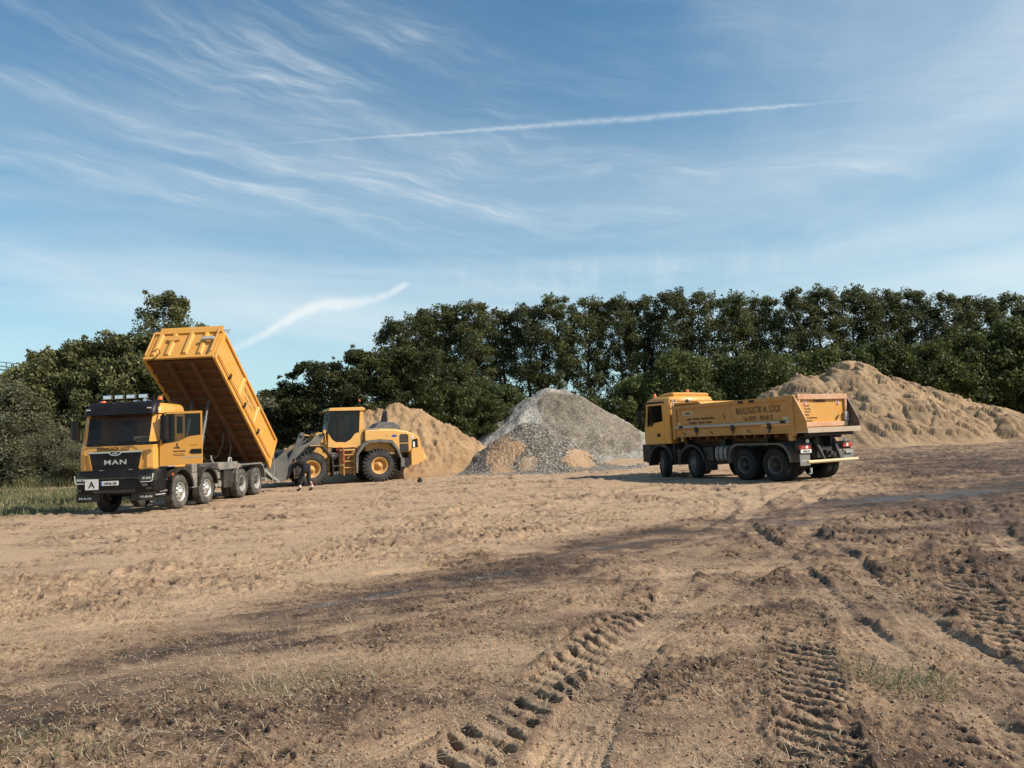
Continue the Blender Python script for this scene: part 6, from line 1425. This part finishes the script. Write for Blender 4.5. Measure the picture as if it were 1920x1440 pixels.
m = MB(); m.tube([(0, 0, -.2), (0, 0, 9.6)], [.09, .05], 8); m.build('pole', [BLKD], t); m = MB(); m.tube([(-.5, 0, 9.0), (.5, 0, 9.0)], .035, 6); m.tube([(-.1, 0, 9.2), (.4, 0, 9.3)], .03, 6); m.build('crossarm', [BLKD], t)
t = empty('signal_mast', (-5.9, 68, 0), .2, 'dark lattice mast with cross bars standing under the trees left of the gravel', 'mast')
m = MB()
for x in (-.25, .25): m.tube([(x, 0, -.2), (x, 0, 5.4)], .04, 6)
for k in range(9): m.tube([(-.25, 0, .5+k*.55), (.25, 0, .5+k*.55)], .025, 5)
m.build('mast_frame', [BLKD], t); m = MB(); m.box(-.7, .7, -.05, .05, 4.3, 4.42); m.box(-.5, .5, -.05, .05, 3.6, 3.7); m.build('crossarm', [BLKD], t)
def lump(name, loc, r, label, mat, sd, sz=1.0):
    m = MB(); n = 14; r_ = random.Random(sd); secs = []
    for i in range(1, n):
        ph = PI*i/n; secs.append([(r*math.sin(ph)*math.cos(2*PI*k/n)*(.75+.5*r_.random()), r*math.sin(ph)*math.sin(2*PI*k/n)*(.75+.5*r_.random()), sz*r*math.cos(ph)*(.85+.3*r_.random())) for k in range(n)])
    m.loft(secs, 0, False); o = m.build(name, [mat]); o.location = loc; return tag(o, label, 'lump')
lump('soil_lump', (-4.3, 33.3, .04), .11, 'upright dark lump of soil behind the rear wheel of the loader', paint('dark_soil', (.05, .035, .028), .95, bump=.02), 3, 1.7)

# ------------------------------------------------------------------ person bending down beside the loader wheel
def skinned(name, chains, mat, parent, levels=2):
    V = []; E = []; Rr = []; key = {}
    for ch in chains:
        prev = None
        for p, r in ch:
            k = tuple(round(c, 4) for c in p)
            if k not in key: key[k] = len(V); V.append(p); Rr.append(r)
            i = key[k]
            if prev is not None and prev != i: E.append((prev, i))
            prev = i
    me = bpy.data.meshes.new(name); me.from_pydata(V, E, []); o = link_mesh(name, me, [mat], parent)
    s = o.modifiers.new('skin', 'SKIN'); s.use_smooth_shade = True
    for i, sv in enumerate(me.skin_vertices[0].data if me.skin_vertices else []): pass
    if not me.skin_vertices:
        bm = __import__('bmesh').new(); bm.from_mesh(me); bm.verts.layers.skin.verify(); bm.to_mesh(me); bm.free()
    for i, sv in enumerate(me.skin_vertices[0].data):
        sv.radius = (Rr[i], Rr[i]) if not hasattr(Rr[i], '__len__') else Rr[i]; sv.use_root = (i == 0)
    u = o.modifiers.new('sub', 'SUBSURF'); u.levels = levels; u.render_levels = levels
    return o
def person():
    t = empty('person', (-8.62, 30.4, 0), math.atan2(.55, -.84), 'person in black shirt and dark trousers bending down in front of the loader wheel', 'person')
    SK = paint('skin', (.42, .24, .16), .6, wear=.05, bump=0); SH = paint('black_shirt', (.008, .007, .009), .9, wear=.3, bump=.004); TR = paint('dark_trousers', (.014, .014, .017), .9, wear=.3, bump=.004)
    BO = paint('black_boots', (.012, .011, .01), .6, dust=.3, bump=0); SO = paint('sock_red', (.40, .05, .04), .9, wear=.2, bump=0); SW = paint('sock_white', (.65, .62, .58), .9, bump=0); HA = paint('dark_hair', (.012, .009, .007), .6, wear=.3, bump=.004)
    hip = (-.10, 0, .95); sp1 = (.06, 0, 1.06); ch = (.26, 0, 1.15); nk = (.42, 0, 1.17); hd = (.50, 0, 1.17)
    A = {}
    chains = [[(hip, .10), (sp1, .105), (ch, .125), (nk, .055), ((.50, 0, 1.165), .06)]]
    for s, fx in ((1, .16), (-1, -.20)):
        kn = (fx*.55+.04, s*.13, .50)
        chains.append([(hip, .10), ((-.09+fx*.1, s*.10, .84), .08), (kn, .055), ((fx-.04, s*.14, .28), .052), ((fx-.03, s*.15, .09), .036), ((fx+.05, s*.155, .05), .035), ((fx+.15, s*.16, .035), .028)])
        hx, hz = (.42, .58) if s > 0 else (.36, .50)
        wr = (hx, s*.15, hz+.10); pm = (hx+.015, s*.145, hz+.03)
        chains.append([(ch, .125), ((.33, s*.17, 1.14), .058), ((.37, s*.21, .88), .042), ((hx, s*.165, .68), .034), (wr, .024), (pm, .028)])
        for k, (dy, ln) in enumerate(((-.030, .060), (-.010, .072), (.010, .066), (.028, .052))):
            b = (pm[0]+.008, pm[1]+dy, pm[2]-.045); m_ = (b[0]+.012, b[1], b[2]-ln*.5); e = (b[0]+.002, b[1], b[2]-ln*.95)
            chains.append([(pm, .028), (b, .0105), (m_, .0095), (e, .008)])
        chains.append([(pm, .028), ((pm[0]+.035, pm[1]-.012*s, pm[2]-.012), .011), ((pm[0]+.05, pm[1]-.012*s, pm[2]-.045), .009)])
    body = skinned('body', chains, SK, t)
    # head: modelled separately on the neck but part of the same figure's surface
    h = MB(); c = Vector((.60, 0, 1.20)); up = Vector((.62, 0, .78)).normalized(); fwd = Vector((.78, 0, -.62)).normalized(); sd = Vector((0, 1, 0)); n = 18; secs = []
    for i in range(1, n):
        ph = PI*i/n; v = math.cos(ph); rr = math.sin(ph)
        jaw = 1.0 if v > -.1 else 1-.32*(-v-.1)
        ring = []
        for k in range(20):
            a = 2*PI*k/20; f_, l_ = math.cos(a), math.sin(a)
            fx = f_*rr*(.098 if f_ > 0 else .102)*jaw; lx = l_*rr*.078*jaw
            if f_ > .93 and -.35 < v < .12: fx += .020*(1-abs(v+.15)*3.2)          # nose
            if .75 < f_ < .93 and .0 < v < .25: fx -= .008                              # eye sockets
            if f_ > .9 and -.55 < v < -.45: fx -= .005                                  # mouth line
            ring.append(c + up*(v*.122) + fwd*fx + sd*lx)
        secs.append(ring)
    h.loft(secs, 0, True)
    for s in (-1, 1): h.sphere(c+sd*s*.080-fwd*.005, .022, 0, 8, .5, .4, 1.2)
    h.build('head', [SK], t)
    hr = MB(); secs = []
    for i in range(1, 12):
        ph = PI*.60*i/12; v = math.cos(ph); rr = math.sin(ph)
        secs.append([c + up*(v*.136+.004) + fwd*(math.cos(2*PI*k/18)*rr*(.108 if math.cos(2*PI*k/18) < .2 else .090)-.006) + sd*(math.sin(2*PI*k/18)*rr*.090) for k in range(18)])
    hr.loft(secs, 0, True); hr.build('hair', [HA], t)
    for s in (-1, 1):
        e = MB(); e.sphere(c+fwd*.084+sd*s*.032+up*.012, .011, 0, 8); e.build('eye', [WHT], t)
    sh = [[((-.17, 0, .93), .15), (hip, .168), (sp1, .162), (ch, .168), ((.36, 0, 1.165), .11), ((.41, 0, 1.17), .07)]]
    for s in (-1, 1): sh.append([(ch, .168), ((.33, s*.17, 1.14), .078), ((.36, s*.205, .98), .062), ((.365, s*.208, .93), .058)])
    skinned('shirt', sh, SH, t)
    tr = [[((-.02, 0, 1.0), .150), (hip, .164), ((-.13, 0, .90), .15)]]
    for s, fx in ((1, .16), (-1, -.20)):
        tr.append([(hip, .164), ((-.09+fx*.1, s*.10, .84), .122), ((fx*.55+.04, s*.13, .50), .092), ((fx*.80, s*.140, .33), .082), ((fx*.9-.02, s*.146, .23), .076)])
        b = [[((fx-.03, s*.15, .17), .055), ((fx-.03, s*.15, .08), .052), ((fx+.05, s*.155, .055), .048), ((fx+.16, s*.16, .042), .036)]]
        skinned('boot', b, BO, t)
        k = MB(); k.tube([(fx-.035, s*.147, .26), (fx-.03, s*.15, .16)], [.056, .052], 12); k.build('sock', [SW], t)
        k = MB(); k.tube([(fx-.037, s*.146, .30), (fx-.035, s*.147, .255)], [.058, .0575], 12); k.build('sock_band', [SO], t)
    skinned('trousers', tr, TR, t)
person()
